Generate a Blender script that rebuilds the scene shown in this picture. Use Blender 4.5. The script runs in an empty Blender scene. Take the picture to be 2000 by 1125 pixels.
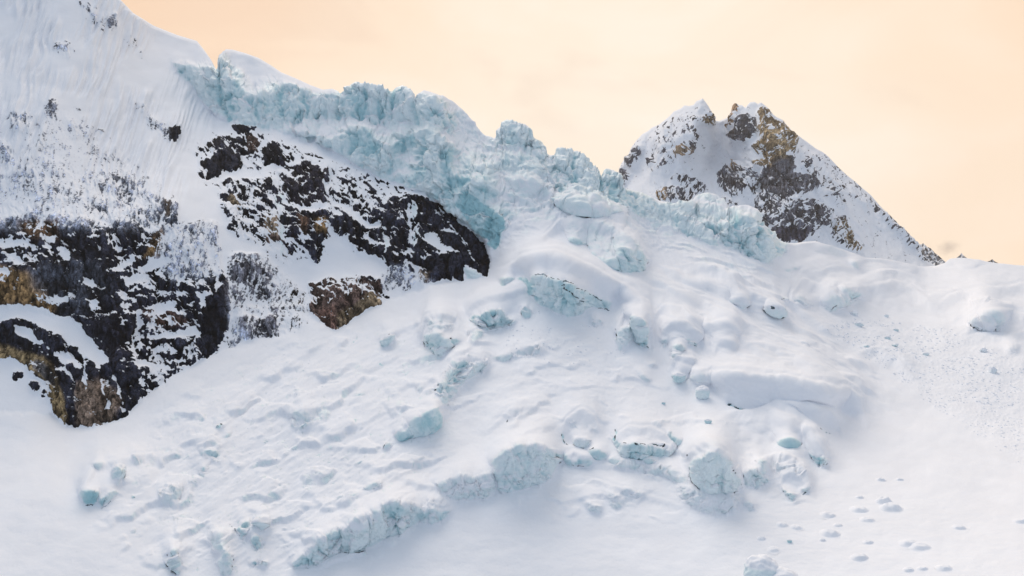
import bpy, math
import numpy as np

# ------------------------------------------------------------------ camera, sky, sun, exposure
scene = bpy.context.scene
COL = scene.collection
FPX = 1500.0                       # focal length in survey pixels of a 2000-wide frame
CX, CY = 1000.0, 562.5

cam_d = bpy.data.cameras.new('camera')
cam = bpy.data.objects.new('camera', cam_d)
COL.objects.link(cam)
cam.location = (0, 0, 0)
cam.rotation_euler = (math.radians(90), 0, 0)
cam_d.sensor_width = 36.0
cam_d.lens = 36.0 * FPX / 2000.0
cam_d.clip_start = 1.0
cam_d.clip_end = 60000.0
scene.camera = cam

SUN_EL, SUN_AZ = 52.0, -24.0       # azimuth from +Y (the way the camera looks), clockwise
SKY_K = 0.05
world = bpy.data.worlds.new("World")
scene.world = world
world.use_nodes = True
nt = world.node_tree
nt.nodes.clear()
def wn(t, **k):
    n = nt.nodes.new(t)
    for a, b in k.items():
        setattr(n, a, b)
    return n
out = wn('ShaderNodeOutputWorld')
sky = wn('ShaderNodeTexSky', sky_type='NISHITA')
sky.sun_disc = False
sky.sun_elevation = math.radians(SUN_EL)
sky.sun_rotation = math.radians(SUN_AZ)
sky.altitude = 4500
bg1 = wn('ShaderNodeBackground'); bg1.inputs['Strength'].default_value = SKY_K
nt.links.new(sky.outputs[0], bg1.inputs[0])
# the cloud veil: warm and glowing towards the low sun behind the ridge, cooler away from it
tc = wn('ShaderNodeTexCoord')
sep = wn('ShaderNodeSeparateXYZ'); nt.links.new(tc.outputs['Generated'], sep.inputs[0])
def vdot(v):
    n = wn('ShaderNodeVectorMath', operation='DOT_PRODUCT')
    nt.links.new(tc.outputs['Generated'], n.inputs[0]); n.inputs[1].default_value = v
    return n.outputs['Value']
def ramp(src, stops):
    r = wn('ShaderNodeValToRGB'); r.color_ramp.interpolation = 'EASE'
    e = r.color_ramp.elements
    while len(e) < len(stops): e.new(0.5)
    for q, (p, c) in zip(e, stops):
        q.position = p; q.color = (*c, 1)
    nt.links.new(src, r.inputs[0]); return r.outputs[0]
g = np.array([0.16, 1.0, 0.12]); g /= np.linalg.norm(g)
nz = wn('ShaderNodeTexNoise'); nz.inputs['Scale'].default_value = 2.2; nz.inputs['Detail'].default_value = 4
mp = wn('ShaderNodeMapping'); mp.inputs['Scale'].default_value = (1, 1, 1.6)
nt.links.new(tc.outputs['Generated'], mp.inputs[0]); nt.links.new(mp.outputs[0], nz.inputs['Vector'])
ma = wn('ShaderNodeMath', operation='MULTIPLY_ADD'); nt.links.new(nz.outputs['Fac'], ma.inputs[0])
ma.inputs[1].default_value = 0.10; ma.inputs[2].default_value = -0.05
ad = wn('ShaderNodeMath', operation='ADD'); nt.links.new(vdot(tuple(g)), ad.inputs[0]); nt.links.new(ma.outputs[0], ad.inputs[1])
mr = wn('ShaderNodeMapRange'); nt.links.new(ad.outputs[0], mr.inputs[0])
mr.inputs[1].default_value = -1; mr.inputs[2].default_value = 1
veil = ramp(mr.outputs[0], [(0.0, (0.36, 0.43, 0.54)), (0.5, (0.52, 0.58, 0.67)), (0.80, (0.76, 0.66, 0.58)),
                            (0.885, (0.93, 0.675, 0.47)), (0.935, (0.96, 0.73, 0.535)), (0.965, (0.97, 0.78, 0.60)), (0.99, (0.98, 0.84, 0.685)), (1.0, (0.985, 0.875, 0.74))])
nz2 = wn('ShaderNodeTexNoise'); nz2.inputs['Scale'].default_value = 3.1; nz2.inputs['Detail'].default_value = 5; nz2.inputs['Distortion'].default_value = 0.6
mp2 = wn('ShaderNodeMapping'); mp2.inputs['Scale'].default_value = (1, 1, 2.2); mp2.inputs['Rotation'].default_value = (0, 0.5, 0)
nt.links.new(tc.outputs['Generated'], mp2.inputs[0]); nt.links.new(mp2.outputs[0], nz2.inputs['Vector'])
cl = ramp(nz2.outputs['Fac'], [(0.34, (0.955, 0.93, 0.915)), (0.5, (1.0, 0.995, 0.985)), (0.66, (1.02, 1.03, 1.05))])
vm = wn('ShaderNodeMix', data_type='RGBA', blend_type='MULTIPLY'); vm.inputs[0].default_value = 1.0
nt.links.new(veil, vm.inputs[6]); nt.links.new(cl, vm.inputs[7]); veil = vm.outputs[2]
bg2 = wn('ShaderNodeBackground'); bg2.inputs['Strength'].default_value = 1.1
nt.links.new(veil, bg2.inputs[0])
mixb = wn('ShaderNodeMixShader'); mixb.inputs[0].default_value = 0.9
nt.links.new(bg1.outputs[0], mixb.inputs[1]); nt.links.new(bg2.outputs[0], mixb.inputs[2])
nt.links.new(mixb.outputs[0], out.inputs[0])

sun_d = bpy.data.lights.new('sun', 'SUN')
sun_d.energy = 1.6
sun_d.angle = math.radians(42)
sun_d.color = (1.0, 0.90, 0.80)
sun = bpy.data.objects.new('sun', sun_d)
COL.objects.link(sun)
sun.rotation_euler = (math.radians(90 - SUN_EL), 0, math.radians(180 - SUN_AZ))

scene.view_settings.view_transform = 'Standard'
scene.view_settings.look = 'None'
scene.view_settings.exposure = 0.09
scene.view_settings.gamma = 1.0
scene.view_settings.use_curve_mapping = False
scene.cycles.use_denoising = True

# ------------------------------------------------------------------ noise
def _hash(ix, iy, seed):
    h = (ix.astype(np.int64) * 374761393 + iy.astype(np.int64) * 668265263 + seed * 1442695041) & 0xFFFFFFFF
    h = ((h ^ (h >> 13)) * 1274126177) & 0xFFFFFFFF
    h = h ^ (h >> 16)
    return (h & 0xFFFF).astype(np.float32) / 65535.0

def noise(x, y, seed=0):
    x = np.asarray(x, np.float32); y = np.asarray(y, np.float32)
    x0 = np.floor(x); y0 = np.floor(y)
    fx = x - x0; fy = y - y0
    ix = x0.astype(np.int64); iy = y0.astype(np.int64)
    u = fx * fx * fx * (fx * (fx * 6 - 15) + 10); v = fy * fy * fy * (fy * (fy * 6 - 15) + 10)
    def gr(a, b, dx, dy):
        t = _hash(a, b, seed) * np.float32(2 * math.pi)
        return np.cos(t) * dx + np.sin(t) * dy
    a = gr(ix, iy, fx, fy); b = gr(ix + 1, iy, fx - 1, fy)
    c = gr(ix, iy + 1, fx, fy - 1); d = gr(ix + 1, iy + 1, fx - 1, fy - 1)
    return ((a + (b - a) * u) * (1 - v) + (c + (d - c) * u) * v) * np.float32(1.5)

def fbm(x, y, octs=4, seed=0, gain=0.5, lac=2.03, ridged=False):
    s = 0; amp = 1.0; tot = 0
    for o in range(octs):
        n = noise(x, y, seed + o * 17)
        if ridged: n = 1 - 2 * np.abs(n)
        s = s + amp * n; tot += amp * amp
        amp *= gain; x = x * lac + 13.7; y = y * lac - 7.1
    return s / np.float32(math.sqrt(tot))

def rot(x, y, deg, sx, sy):
    a = math.radians(deg); c, s = math.cos(a), math.sin(a)
    return (x * c + y * s) / sx, (-x * s + y * c) / sy

def facets(x, y, size, seed, tilt=1.0):
    """broken planes: every cell of a jittered grid has its own height and tilt"""
    x = x / size; y = y / size
    ix = np.floor(x).astype(np.int64); iy = np.floor(y).astype(np.int64)
    best = np.full(x.shape, 9.0, np.float32); sec = best.copy(); val = np.zeros(x.shape, np.float32)
    for dx in (-1, 0, 1):
        for dy in (-1, 0, 1):
            cx = ix + dx; cy = iy + dy
            qx = x - (cx + _hash(cx, cy, seed)); qy = y - (cy + _hash(cx, cy, seed + 1))
            d = np.sqrt(qx * qx + qy * qy)
            h = (_hash(cx, cy, seed + 2) - .5) + tilt * ((_hash(cx, cy, seed + 3) - .5) * qx * 1.6 + (_hash(cx, cy, seed + 4) - .5) * qy * 1.6)
            near = d < best
            sec = np.where(near, best, np.minimum(sec, d))
            val = np.where(near, h, val); best = np.where(near, d, best)
    return val, sec - best

def sstep(a, b, x):
    t = np.clip((x - a) / (b - a), 0, 1)
    return t * t * (3 - 2 * t)

def inside(poly, x, y):
    r = np.zeros(x.shape, bool)
    p = np.asarray(poly, np.float32); n = len(p)
    j = n - 1
    for i in range(n):
        xi, yi = p[i]; xj, yj = p[j]
        if yi != yj:
            c = ((yi > y) != (yj > y)) & (x < (xj - xi) * (y - yi) / (yj - yi) + xi)
            r ^= c
        j = i
    return r

def boxblur(a, k):
    if k < 1: return a
    for ax in (0, 1):
        n = a.shape[ax]
        pad = [(0, 0), (0, 0)]; pad[ax] = (k + 1, k)
        c = np.cumsum(np.pad(a, pad, mode='edge'), axis=ax, dtype=np.float64)
        hi = [slice(None)] * 2; lo = [slice(None)] * 2
        hi[ax] = slice(2 * k + 1, 2 * k + 1 + n); lo[ax] = slice(0, n)
        a = ((c[tuple(hi)] - c[tuple(lo)]) / (2 * k + 1)).astype(np.float32)
    return a

class Sheet:
    """a surveyed surface: columns of bearing px, rows of elevation py, each with its distance"""
    def __init__(s, px, skyline, bottom, rows, power=1.0):
        s.px = px.astype(np.float32)
        top = np.interp(px, [p[0] for p in skyline], [p[1] for p in skyline])
        v = np.linspace(0, 1, rows) ** power
        s.X = np.repeat(s.px[:, None], rows, 1)
        k = max(1, int(40 / (px[1] - px[0])))
        ts = boxblur(boxblur(np.pad(top, k, mode='edge')[:, None], k), k)[k:-k, 0]
        s.Y = (bottom + (ts[:, None] - bottom) * v[None, :] + (top - ts)[:, None] * v[None, :] ** 13).astype(np.float32)
        s.top = top
        s.step = float(px[1] - px[0])
        s.rstep = float(np.mean((bottom - top) / rows))
        s.WX = s.X; s.WY = s.Y
    def warp(s, amp1, sc1, amp2, sc2, seed):
        s.WX = s.X + amp1 * noise(s.X / sc1, s.Y / sc1, seed) + amp2 * noise(s.X / sc2, s.Y / sc2, seed + 1)
        s.WY = s.Y + amp1 * noise(s.X / sc1, s.Y / sc1, seed + 2) + amp2 * noise(s.X / sc2, s.Y / sc2, seed + 3)
    def window(s, poly, m):
        p = np.asarray(poly, float)
        c0 = max(0, int((p[:, 0].min() - m - s.px[0]) / s.step)); c1 = min(len(s.px), int((p[:, 0].max() + m - s.px[0]) / s.step) + 2)
        if c1 <= c0: return None
        yy = s.Y[c0:c1]
        ok = ((yy > p[:, 1].min() - m) & (yy < p[:, 1].max() + m)).any(0)
        ii = np.nonzero(ok)[0]
        if len(ii) == 0: return None
        return slice(c0, c1), slice(ii[0], ii[-1] + 1)
    def mask(s, poly, feather=0, warped=True):
        w = s.window(poly, 10 + feather * 3)
        if w is None: return None, None
        X, Y = (s.WX, s.WY) if warped else (s.X, s.Y)
        m = inside(poly, X[w], Y[w]).astype(np.float32)
        k = int(round(feather / 2 / s.step))
        if k > 0:
            m = boxblur(boxblur(m, k), k)
        return w, m
    def paint(s, arr, poly, val, feather=3, mode='mix', warped=True):
        w, m = s.mask(poly, feather, warped)
        if w is None: return
        if mode == 'mix': arr[w] = arr[w] * (1 - m) + val * m
        elif mode == 'max': arr[w] = np.maximum(arr[w], val * m)
        elif mode == 'add': arr[w] += val * m

def ribbon(pts, w):
    p = np.asarray(pts, float); w = np.broadcast_to(np.asarray(w, float), (len(p),))
    t = np.gradient(p, axis=0); t /= np.linalg.norm(t, axis=1)[:, None] + 1e-9
    n = np.stack([-t[:, 1], t[:, 0]], 1)
    return np.vstack([p + n * w[:, None] / 2, (p - n * w[:, None] / 2)[::-1]])

def tps(points):
    p = np.asarray(points, float)
    x = p[:, :2] / 500.0; v = np.log(p[:, 2])
    def K(r2): return 0.5 * r2 * np.log(r2 + 1e-9)
    n = len(p)
    r2 = ((x[:, None] - x[None]) ** 2).sum(-1)
    A = np.zeros((n + 3, n + 3)); A[:n, :n] = K(r2) + np.eye(n) * 1e-3
    A[:n, n] = 1; A[:n, n + 1:] = x; A[n, :n] = 1; A[n + 1:, :n] = x.T
    c = np.linalg.solve(A, np.r_[v, 0, 0, 0])
    def f(X, Y):
        o = np.empty(X.shape, np.float32)
        for i in range(0, X.shape[0], 40):
            xx = X[i:i + 40].astype(np.float32) / 500; yy = Y[i:i + 40].astype(np.float32) / 500
            a = np.full(xx.shape, c[n], np.float32) + c[n + 1] * xx + c[n + 2] * yy
            for k in range(n):
                q = (xx - np.float32(x[k, 0])) ** 2 + (yy - np.float32(x[k, 1])) ** 2
                a += np.float32(c[k] * .5) * q * np.log(q + np.float32(1e-9))
            o[i:i + 40] = a
        return o
    return f

def unproject(X, Y, D):
    return np.stack([(X - CX) / FPX * D, D, -(Y - CY) / FPX * D], -1).astype(np.float32)

def grid_normals(P):
    du = np.gradient(P, axis=0); dv = np.gradient(P, axis=1)
    n = np.cross(du, dv); n /= np.linalg.norm(n, axis=-1, keepdims=True) + 1e-9
    return (n * np.sign(-(n * P).sum(-1).mean())).astype(np.float32)

# ------------------------------------------------------------------ materials
def ground_material(name, snow=(0.845, 0.865, 0.905), ice_a=(0.78, 0.875, 0.895), ice_b=(0.36, 0.61, 0.665), scale=1.0, thr_noise=0.22):
    m = bpy.data.materials.new(name); m.use_nodes = True
    t = m.node_tree; L = t.links.new
    b = t.nodes['Principled BSDF']
    def N(ty, **k):
        n = t.nodes.new(ty)
        for a, q in k.items(): setattr(n, a, q)
        return n
    geo = N('ShaderNodeNewGeometry')
    def nz(sc, det=4, rough=0.55, vec=None):
        n = N('ShaderNodeTexNoise'); n.inputs['Scale'].default_value = sc * scale; n.inputs['Detail'].default_value = det
        n.inputs['Roughness'].default_value = rough
        L(vec or geo.outputs['Position'], n.inputs['Vector']); return n.outputs['Fac']
    def math_(op, a, bb, c=None):
        n = N('ShaderNodeMath', operation=op)
        for i, q in enumerate((a, bb, c)):
            if q is None: continue
            if isinstance(q, (int, float)): n.inputs[i].default_value = q
            else: L(q, n.inputs[i])
        return n.outputs[0]
    def mrange(a, lo, hi, o0=0, o1=1, smooth=True):
        n = N('ShaderNodeMapRange'); n.interpolation_type = 'SMOOTHSTEP' if smooth else 'LINEAR'
        L(a, n.inputs[0])
        for i, q in enumerate((lo, hi, o0, o1)): n.inputs[i + 1].default_value = q
        return n.outputs[0]
    def mix(f, a, bb):
        n = N('ShaderNodeMix', data_type='RGBA')
        if isinstance(f, float): n.inputs[0].default_value = f
        else: L(f, n.inputs[0])
        for s_, q in ((6, a), (7, bb)):
            if isinstance(q, tuple): n.inputs[s_].default_value = (*q, 1)
            else: L(q, n.inputs[s_])
        return n.outputs[2]
    at = N('ShaderNodeAttribute', attribute_name='mat')      # r: rock field, g: ice, b: depth of the blue
    sp = N('ShaderNodeSeparateColor'); L(at.outputs['Color'], sp.inputs[0])
    rc = N('ShaderNodeAttribute', attribute_name='rock_colour')
    # rock
    mpv = N('ShaderNodeMapping'); mpv.inputs['Scale'].default_value = (1, 1, 0.07); L(geo.outputs['Position'], mpv.inputs[0])
    streak = nz(0.30, 7, 0.68, mpv.outputs[0])
    grain = nz(0.6, 5, 0.65)
    rk = mix(mrange(streak, 0.33, 0.68), (0.32, 0.32, 0.35), (3.4, 3.4, 3.6))
    rk2 = mix(mrange(grain, 0.3, 0.7), (0.6, 0.6, 0.6), (1.45, 1.45, 1.45))
    mul = N('ShaderNodeMix', data_type='RGBA', blend_type='MULTIPLY'); mul.inputs[0].default_value = 1
    L(rc.outputs['Color'], mul.inputs[6]); L(rk, mul.inputs[7])
    mul2 = N('ShaderNodeMix', data_type='RGBA', blend_type='MULTIPLY'); mul2.inputs[0].default_value = 1
    L(mul.outputs[2], mul2.inputs[6]); L(rk2, mul2.inputs[7])
    # ice under wind-blown snow
    inz = nz(0.16, 6, 0.65)
    ice_fac = mrange(math_('ADD', sp.outputs[1], math_('MULTIPLY_ADD', inz, 0.7, -0.35)), 0.12, 0.62)
    deep = mrange(math_('ADD', sp.outputs[2], math_('MULTIPLY_ADD', nz(0.09, 5, 0.6), 0.8, -0.4)), 0.05, 0.95)
    icec = mix(deep, ice_a, ice_b)
    vo = N('ShaderNodeTexVoronoi', feature='DISTANCE_TO_EDGE'); vo.inputs['Scale'].default_value = 0.11 * scale
    wv = N('ShaderNodeVectorMath', operation='MULTIPLY_ADD'); 
    nv = N('ShaderNodeTexNoise'); nv.inputs['Scale'].default_value = 0.2 * scale; nv.inputs['Detail'].default_value = 3
    L(geo.outputs['Position'], nv.inputs['Vector']); L(nv.outputs['Color'], wv.inputs[0]); wv.inputs[1].default_value = (5, 5, 5); L(geo.outputs['Position'], wv.inputs[2])
    L(wv.outputs[0], vo.inputs['Vector'])
    crack = math_('MULTIPLY', mrange(vo.outputs['Distance'], 0.0, 0.035, 1, 0), mrange(nz(0.05, 2), 0.45, 0.62))
    icec = mix(math_('MULTIPLY', crack, 0.22), icec, (0.12, 0.24, 0.28))
    sn = mix(mrange(nz(0.03, 4), 0.35, 0.65), tuple(q * 0.985 for q in snow), tuple(min(q * 1.015, 0.95) for q in snow))
    base = mix(ice_fac, sn, icec)
    rfac = mrange(math_('ADD', sp.outputs[0], math_('MULTIPLY_ADD', nz(0.35, 5, 0.7), thr_noise * 2, -thr_noise)), 0.475, 0.545)
    base = mix(rfac, base, mul2.outputs[2])
    L(base, b.inputs['Base Color'])
    rr = math_('MULTIPLY_ADD', ice_fac, -0.38, 0.85)
    L(math_('MAXIMUM', rr, math_('MULTIPLY', rfac, 0.8)), b.inputs['Roughness'])
    L(math_('MULTIPLY_ADD', rfac, -0.2, 0.25), b.inputs['Specular IOR Level'])
    # relief finer than the survey
    amp = math_('ADD', math_('MULTIPLY_ADD', ice_fac, 0.40, 0.28), math_('MULTIPLY', rfac, 0.45))
    hgt = math_('MULTIPLY', math_('ADD', nz(0.45, 6, 0.6), math_('MULTIPLY', streak, 0.8)), amp)
    bp = N('ShaderNodeBump'); bp.inputs['Strength'].default_value = 0.7; bp.inputs['Distance'].default_value = 1.2 / scale
    L(hgt, bp.inputs['Height']); L(bp.outputs[0], b.inputs['Normal'])
    return m

def plain_material(name, col, rough=0.8, var=0.15, scale=0.3, bump=0.4):
    m = bpy.data.materials.new(name); m.use_nodes = True
    t = m.node_tree; b = t.nodes['Principled BSDF']
    geo = t.nodes.new('ShaderNodeNewGeometry')
    n = t.nodes.new('ShaderNodeTexNoise'); n.inputs['Scale'].default_value = scale; n.inputs['Detail'].default_value = 6
    t.links.new(geo.outputs['Position'], n.inputs['Vector'])
    r = t.nodes.new('ShaderNodeValToRGB')
    r.color_ramp.elements[0].position = .3; r.color_ramp.elements[1].position = .7
    r.color_ramp.elements[0].color = (*[c * (1 - var) for c in col], 1); r.color_ramp.elements[1].color = (*[min(.95, c * (1 + var)) for c in col], 1)
    t.links.new(n.outputs['Fac'], r.inputs[0]); t.links.new(r.outputs[0], b.inputs['Base Color'])
    b.inputs['Roughness'].default_value = rough; b.inputs['Specular IOR Level'].default_value = 0.25
    bp = t.nodes.new('ShaderNodeBump'); bp.inputs['Strength'].default_value = bump; bp.inputs['Distance'].default_value = 0.5
    t.links.new(n.outputs['Fac'], bp.inputs['Height']); t.links.new(bp.outputs[0], b.inputs['Normal'])
    return m

M_NEAR = ground_material('snow_ice_and_rock')
M_PEAK = ground_material('peak_snow_and_rock', scale=0.42, thr_noise=0.25)

# ------------------------------------------------------------------ mesh building
def set_props(o, **k):
    for a, b in k.items():
        if b: o[a] = b

def make_mesh(name, V, F, mats, attrs=None, smooth=True, normals=None):
    me = bpy.data.meshes.new(name)
    nv, nf = len(V), len(F); k = F.shape[1]
    me.vertices.add(nv); me.vertices.foreach_set('co', np.ascontiguousarray(V, np.float32).ravel())
    me.loops.add(nf * k); me.loops.foreach_set('vertex_index', np.ascontiguousarray(F, np.int32).ravel())
    me.polygons.add(nf)
    me.polygons.foreach_set('loop_start', np.arange(0, nf * k, k, dtype=np.int32))
    me.polygons.foreach_set('use_smooth', np.full(nf, smooth))
    me.materials.append(mats)
    me.update(calc_edges=True)
    for an, a in (attrs or {}).items():
        at = me.attributes.new(an, 'FLOAT_COLOR', 'POINT')
        at.data.foreach_set('color', np.ascontiguousarray(np.c_[a, np.ones(len(a))], np.float32).ravel())
    if normals is not None:
        me.normals_split_custom_set_from_vertices(np.ascontiguousarray(normals, np.float32))
    return me

def add(name, me, parent=None, **props):
    o = bpy.data.objects.new(name, me)
    COL.objects.link(o)
    if parent: o.parent = parent
    set_props(o, **props)
    return o

def piece(V, Nn, attrs, F, skirt=0.0):
    """the faces F cut out of a sheet, with walls going down into the slope"""
    idx, inv = np.unique(F, return_inverse=True)
    f = inv.reshape(F.shape)
    v = V[idx]; n = Nn[idx]; a = {k: q[idx] for k, q in attrs.items()}
    if skirt > 0:
        e = np.vstack([f[:, [0, 1]], f[:, [1, 2]], f[:, [2, 3]], f[:, [3, 0]]])
        key = np.sort(e, 1); key = key[:, 0].astype(np.int64) * len(v) + key[:, 1]
        u, first, cnt = np.unique(key, return_index=True, return_counts=True)
        be = e[first[cnt == 1]]
        bi, bv = np.unique(be, return_inverse=True); bv = bv.reshape(be.shape)
        base = len(v)
        dn = n.mean(0); dn /= np.linalg.norm(dn)
        v = np.vstack([v, v[bi], v[bi] - dn * skirt]); n = np.vstack([n, n[bi], n[bi]])
        for k in a: a[k] = np.vstack([a[k], a[k][bi], a[k][bi]])
        q = np.stack([be[:, 1] * 0 + base + bv[:, 1], base + bv[:, 0], base + len(bi) + bv[:, 0], base + len(bi) + bv[:, 1]], 1)
        f = np.vstack([f, q])
    return v, n, a, f
# ------------------------------------------------------------------ survey of the near mountain and the glacier
SKYLINE = [(-300, -235), (-100, -190), (60, -140), (160, -70), (236, 0), (260, 25), (300, 50), (345, 68), (385, 80), (400, 99), (412, 116), (421, 134), (424, 136), (427, 118), (433, 104), (441, 96),
 (455, 97), (480, 104), (505, 113), (530, 128), (549, 141), (578, 153), (606, 166), (631, 175), (649, 173), (661, 178), (664, 183), (677, 173), (686, 164), (695, 159), (709, 164), (734, 167),
 (752, 174), (766, 179), (773, 171), (786, 166), (795, 173), (803, 184), (809, 194), (819, 190), (821, 180), (828, 176), (840, 179), (862, 187), (880, 195), (894, 205), (904, 216), (922, 236),
 (934, 251), (946, 264), (956, 266), (966, 270), (969, 266), (973, 250), (981, 246), (982, 237), (990, 233), (1003, 236), (1012, 240), (1025, 246), (1035, 254), (1040, 266), (1046, 271), (1056, 275),
 (1062, 281), (1064, 298), (1074, 303), (1082, 303), (1090, 299), (1105, 300), (1120, 299), (1132, 304), (1140, 311), (1156, 325), (1163, 327), (1170, 331), (1174, 345), (1177, 338), (1186, 331), (1202, 334),
 (1206, 344), (1208, 368), (1230, 370), (1254, 376), (1264, 381), (1289, 392), (1316, 397), (1344, 400), (1356, 392), (1365, 381), (1380, 379), (1393, 381), (1408, 392), (1415, 410), (1438, 409), (1455, 406),
 (1472, 411), (1484, 432), (1500, 444), (1514, 458), (1524, 470), (1535, 474), (1552, 475), (1572, 472), (1594, 471), (1611, 477), (1635, 484), (1659, 494), (1682, 505), (1715, 510), (1749, 517),
 (1787, 522), (1828, 519), (1846, 513), (1857, 506), (1870, 505), (1896, 505), (1925, 511), (1963, 517), (2000, 521), (2100, 527), (2300, 532)]

FOOT = [(-300, 800, 640), (0, 805, 640), (60, 806, 640), (130, 835, 640), (180, 838, 640), (240, 815, 650), (300, 765, 680), (390, 710, 720), (470, 672, 750), (560, 657, 765), (610, 642, 775), (655, 648, 782),
        (720, 605, 825), (800, 572, 870), (905, 550, 900), (955, 546, 906)]
GLACIER = FOOT + [(-260, 1320, 395), (500, 1320, 395), (1000, 1320, 395), (1500, 1320, 365), (2260, 1320, 330),
 (-240, 1125, 450), (100, 1125, 460), (500, 1125, 470), (1000, 1125, 465), (1500, 1125, 432), (2000, 1125, 390), (2240, 1125, 380),
 (100, 950, 540), (-200, 950, 540), (200, 950, 545), (500, 950, 545), (1000, 950, 532), (1500, 950, 524), (1800, 950, 528), (2000, 950, 528), (2240, 950, 530),
 (0, 860, 610), (400, 800, 640), (700, 800, 625), (1000, 800, 620), (1300, 800, 625), (1600, 800, 680), (1800, 800, 722), (2000, 800, 735), (2240, 800, 745),
 (500, 700, 728), (900, 650, 740), (1000, 650, 735), (1250, 650, 740), (1450, 650, 785), (1600, 650, 890), (1700, 700, 862), (1850, 650, 1000), (2000, 650, 1030), (2240, 650, 1050),
 (1000, 560, 815), (1100, 560, 800), (1250, 560, 850), (1400, 560, 895), (1550, 560, 1010), (1700, 560, 1200), (1850, 560, 1340), (2000, 560, 1390), (2240, 560, 1400),
 (1000, 480, 900), (1100, 470, 905), (1250, 480, 955), (1400, 480, 1010), (1550, 490, 1140), (1650, 510, 1300), (1800, 525, 1520), (1880, 510, 1560), (2000, 522, 1580), (2240, 532, 1580),
 (960, 470, 935), (900, 400, 972), (850, 300, 1050), (1000, 380, 975), (1000, 300, 1050), (1000, 240, 1110), (1100, 350, 1030), (1190, 340, 1080), (1250, 380, 1070), (1350, 400, 1090), (1450, 415, 1110),
 (650, 280, 1080), (700, 250, 1105), (700, 165, 1180), (820, 180, 1160), (800, 270, 1085), (870, 220, 1120), (930, 290, 1075), (450, 240, 1150), (440, 100, 1290), (500, 130, 1260), (560, 160, 1240),
 (620, 180, 1220), (500, 200, 1190), (600, 230, 1130), (400, 180, 1220), (340, 130, 1260)]
MOUNTAIN = FOOT + [(0, 700, 690), (150, 700, 690), (-260, 700, 690), (0, 600, 720), (200, 600, 726), (0, 430, 790), (200, 430, 800), (300, 550, 765), (400, 650, 750), (430, 560, 790), (330, 400, 840), (500, 600, 800),
 (600, 560, 848), (620, 610, 805), (700, 590, 835), (550, 450, 890), (650, 450, 905), (700, 520, 885), (800, 520, 900), (850, 535, 902), (930, 530, 916), (950, 480, 955), (900, 420, 985), (800, 380, 1000), (700, 350, 1020),
 (600, 300, 1060), (500, 270, 1090), (420, 300, 1060), (350, 240, 1080), (250, 250, 1010), (250, 350, 910), (100, 300, 880), (0, 300, 870), (100, 200, 960), (0, 100, 1050), (100, 100, 1060), (100, 0, 1160),
 (0, 0, 1150), (200, 100, 1110), (240, 10, 1230), (300, 70, 1290), (330, 130, 1230), (400, 115, 1320), (400, 225, 1170), (0, -150, 1290), (-240, -150, 1280), (-240, 100, 1050), (-240, 300, 890), (-240, 430, 800), (-240, 600, 720), (200, -100, 1310)]
MOUNTAIN_EDGE = [(-400, 800), (0, 805), (60, 806), (105, 808), (130, 835), (180, 838), (215, 828), (240, 815), (300, 765), (340, 737), (390, 710), (430, 690), (470, 672), (560, 655), (590, 640), (612, 632), (655, 648), (690, 626), (720, 605), (760, 588), (800, 572),
 (850, 560), (905, 550), (940, 546), (958, 545), (960, 500), (953, 488), (945, 470), (920, 440), (880, 415), (850, 390), (830, 376), (790, 366), (740, 345), (700, 325), (670, 303), (640, 288), (610, 268), (570, 262), (530, 255), (500, 244), (470, 243), (450, 240), (425, 228),
 (400, 210), (380, 175), (362, 150), (340, 130), (350, 118), (400, 130), (421, 138), (423, 60), (423, -400), (-400, -400)]

S = Sheet(np.arange(-250, 2251, 1.7), SKYLINE, 1310.0, 690, 0.94)
X, Y = S.X, S.Y
S.warp(5.0, 26, 2.2, 8, 11)
gm = np.zeros(X.shape, np.float32)
S.paint(gm, MOUNTAIN_EDGE, 1.0, 2)
ON_ROCKSIDE = gm > 0.5
logG = tps(GLACIER)(X, Y); logM = tps(MOUNTAIN)(X, Y)
# the glacier's snow is banked a little above the foot of the cliffs, the icefall stands proud of the rock
logD = logG * (1 - gm) + (logM + 0.003) * gm

ice = np.zeros(X.shape, np.float32); deep = ice.copy(); rough = ice.copy(); steep = ice.copy(); bump = ice.copy()
rockd = ice.copy(); kindB = ice.copy(); kindC = ice.copy()
rcol = np.empty(X.shape + (3,), np.float32); rcol[:] = (0.0095, 0.0105, 0.0155)
smooth = np.zeros(X.shape, np.float32)

def ICE(poly, dp=0.35, st=1.0, f=3, amt=0.9, ro=0.5):
    if min(q[1] for q in poly) > 560 and dp < .7 and amt < 1: amt *= .74; dp *= .8; ro = max(ro, .45) * 1.2
    S.paint(ice, poly, amt, f, 'max'); S.paint(deep, poly, dp, f + 2, 'max')
    S.paint(steep, poly, st, f + 1, 'max'); S.paint(rough, poly, ro, f + 3, 'max')
def LOBE(poly, st=0.8, f=8, ic=0.0):
    S.paint(steep, poly, st, f, 'max', warped=False)
    if ic: S.paint(ice, poly, ic, f, 'max')
DWX = X + 14 * noise(X / 48, Y / 40, 21) + 5 * noise(X / 18, Y / 15, 23); DWY = Y + 11 * noise(X / 48, Y / 40, 25) + 4 * noise(X / 18, Y / 15, 27)
def DOME(cx, cy, rx, ry, h, ang=0):
    a = math.radians(ang); dx = DWX - cx; dy = DWY - cy
    u = (dx * math.cos(a) + dy * math.sin(a)) / rx; v = (-dx * math.sin(a) + dy * math.cos(a)) / ry
    d = np.clip(1 - (u * u + v * v), 0, 1)
    bump[...] += .75 * h * d * d * (3 - 2 * d)
def CREV(pts, w=3, d=4, dp=0.9):
    p = ribbon(pts, w)
    S.paint(bump, p, -d, 2, 'add'); S.paint(ice, p, 0.95, 2, 'max'); S.paint(deep, p, dp, 2, 'max')
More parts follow.
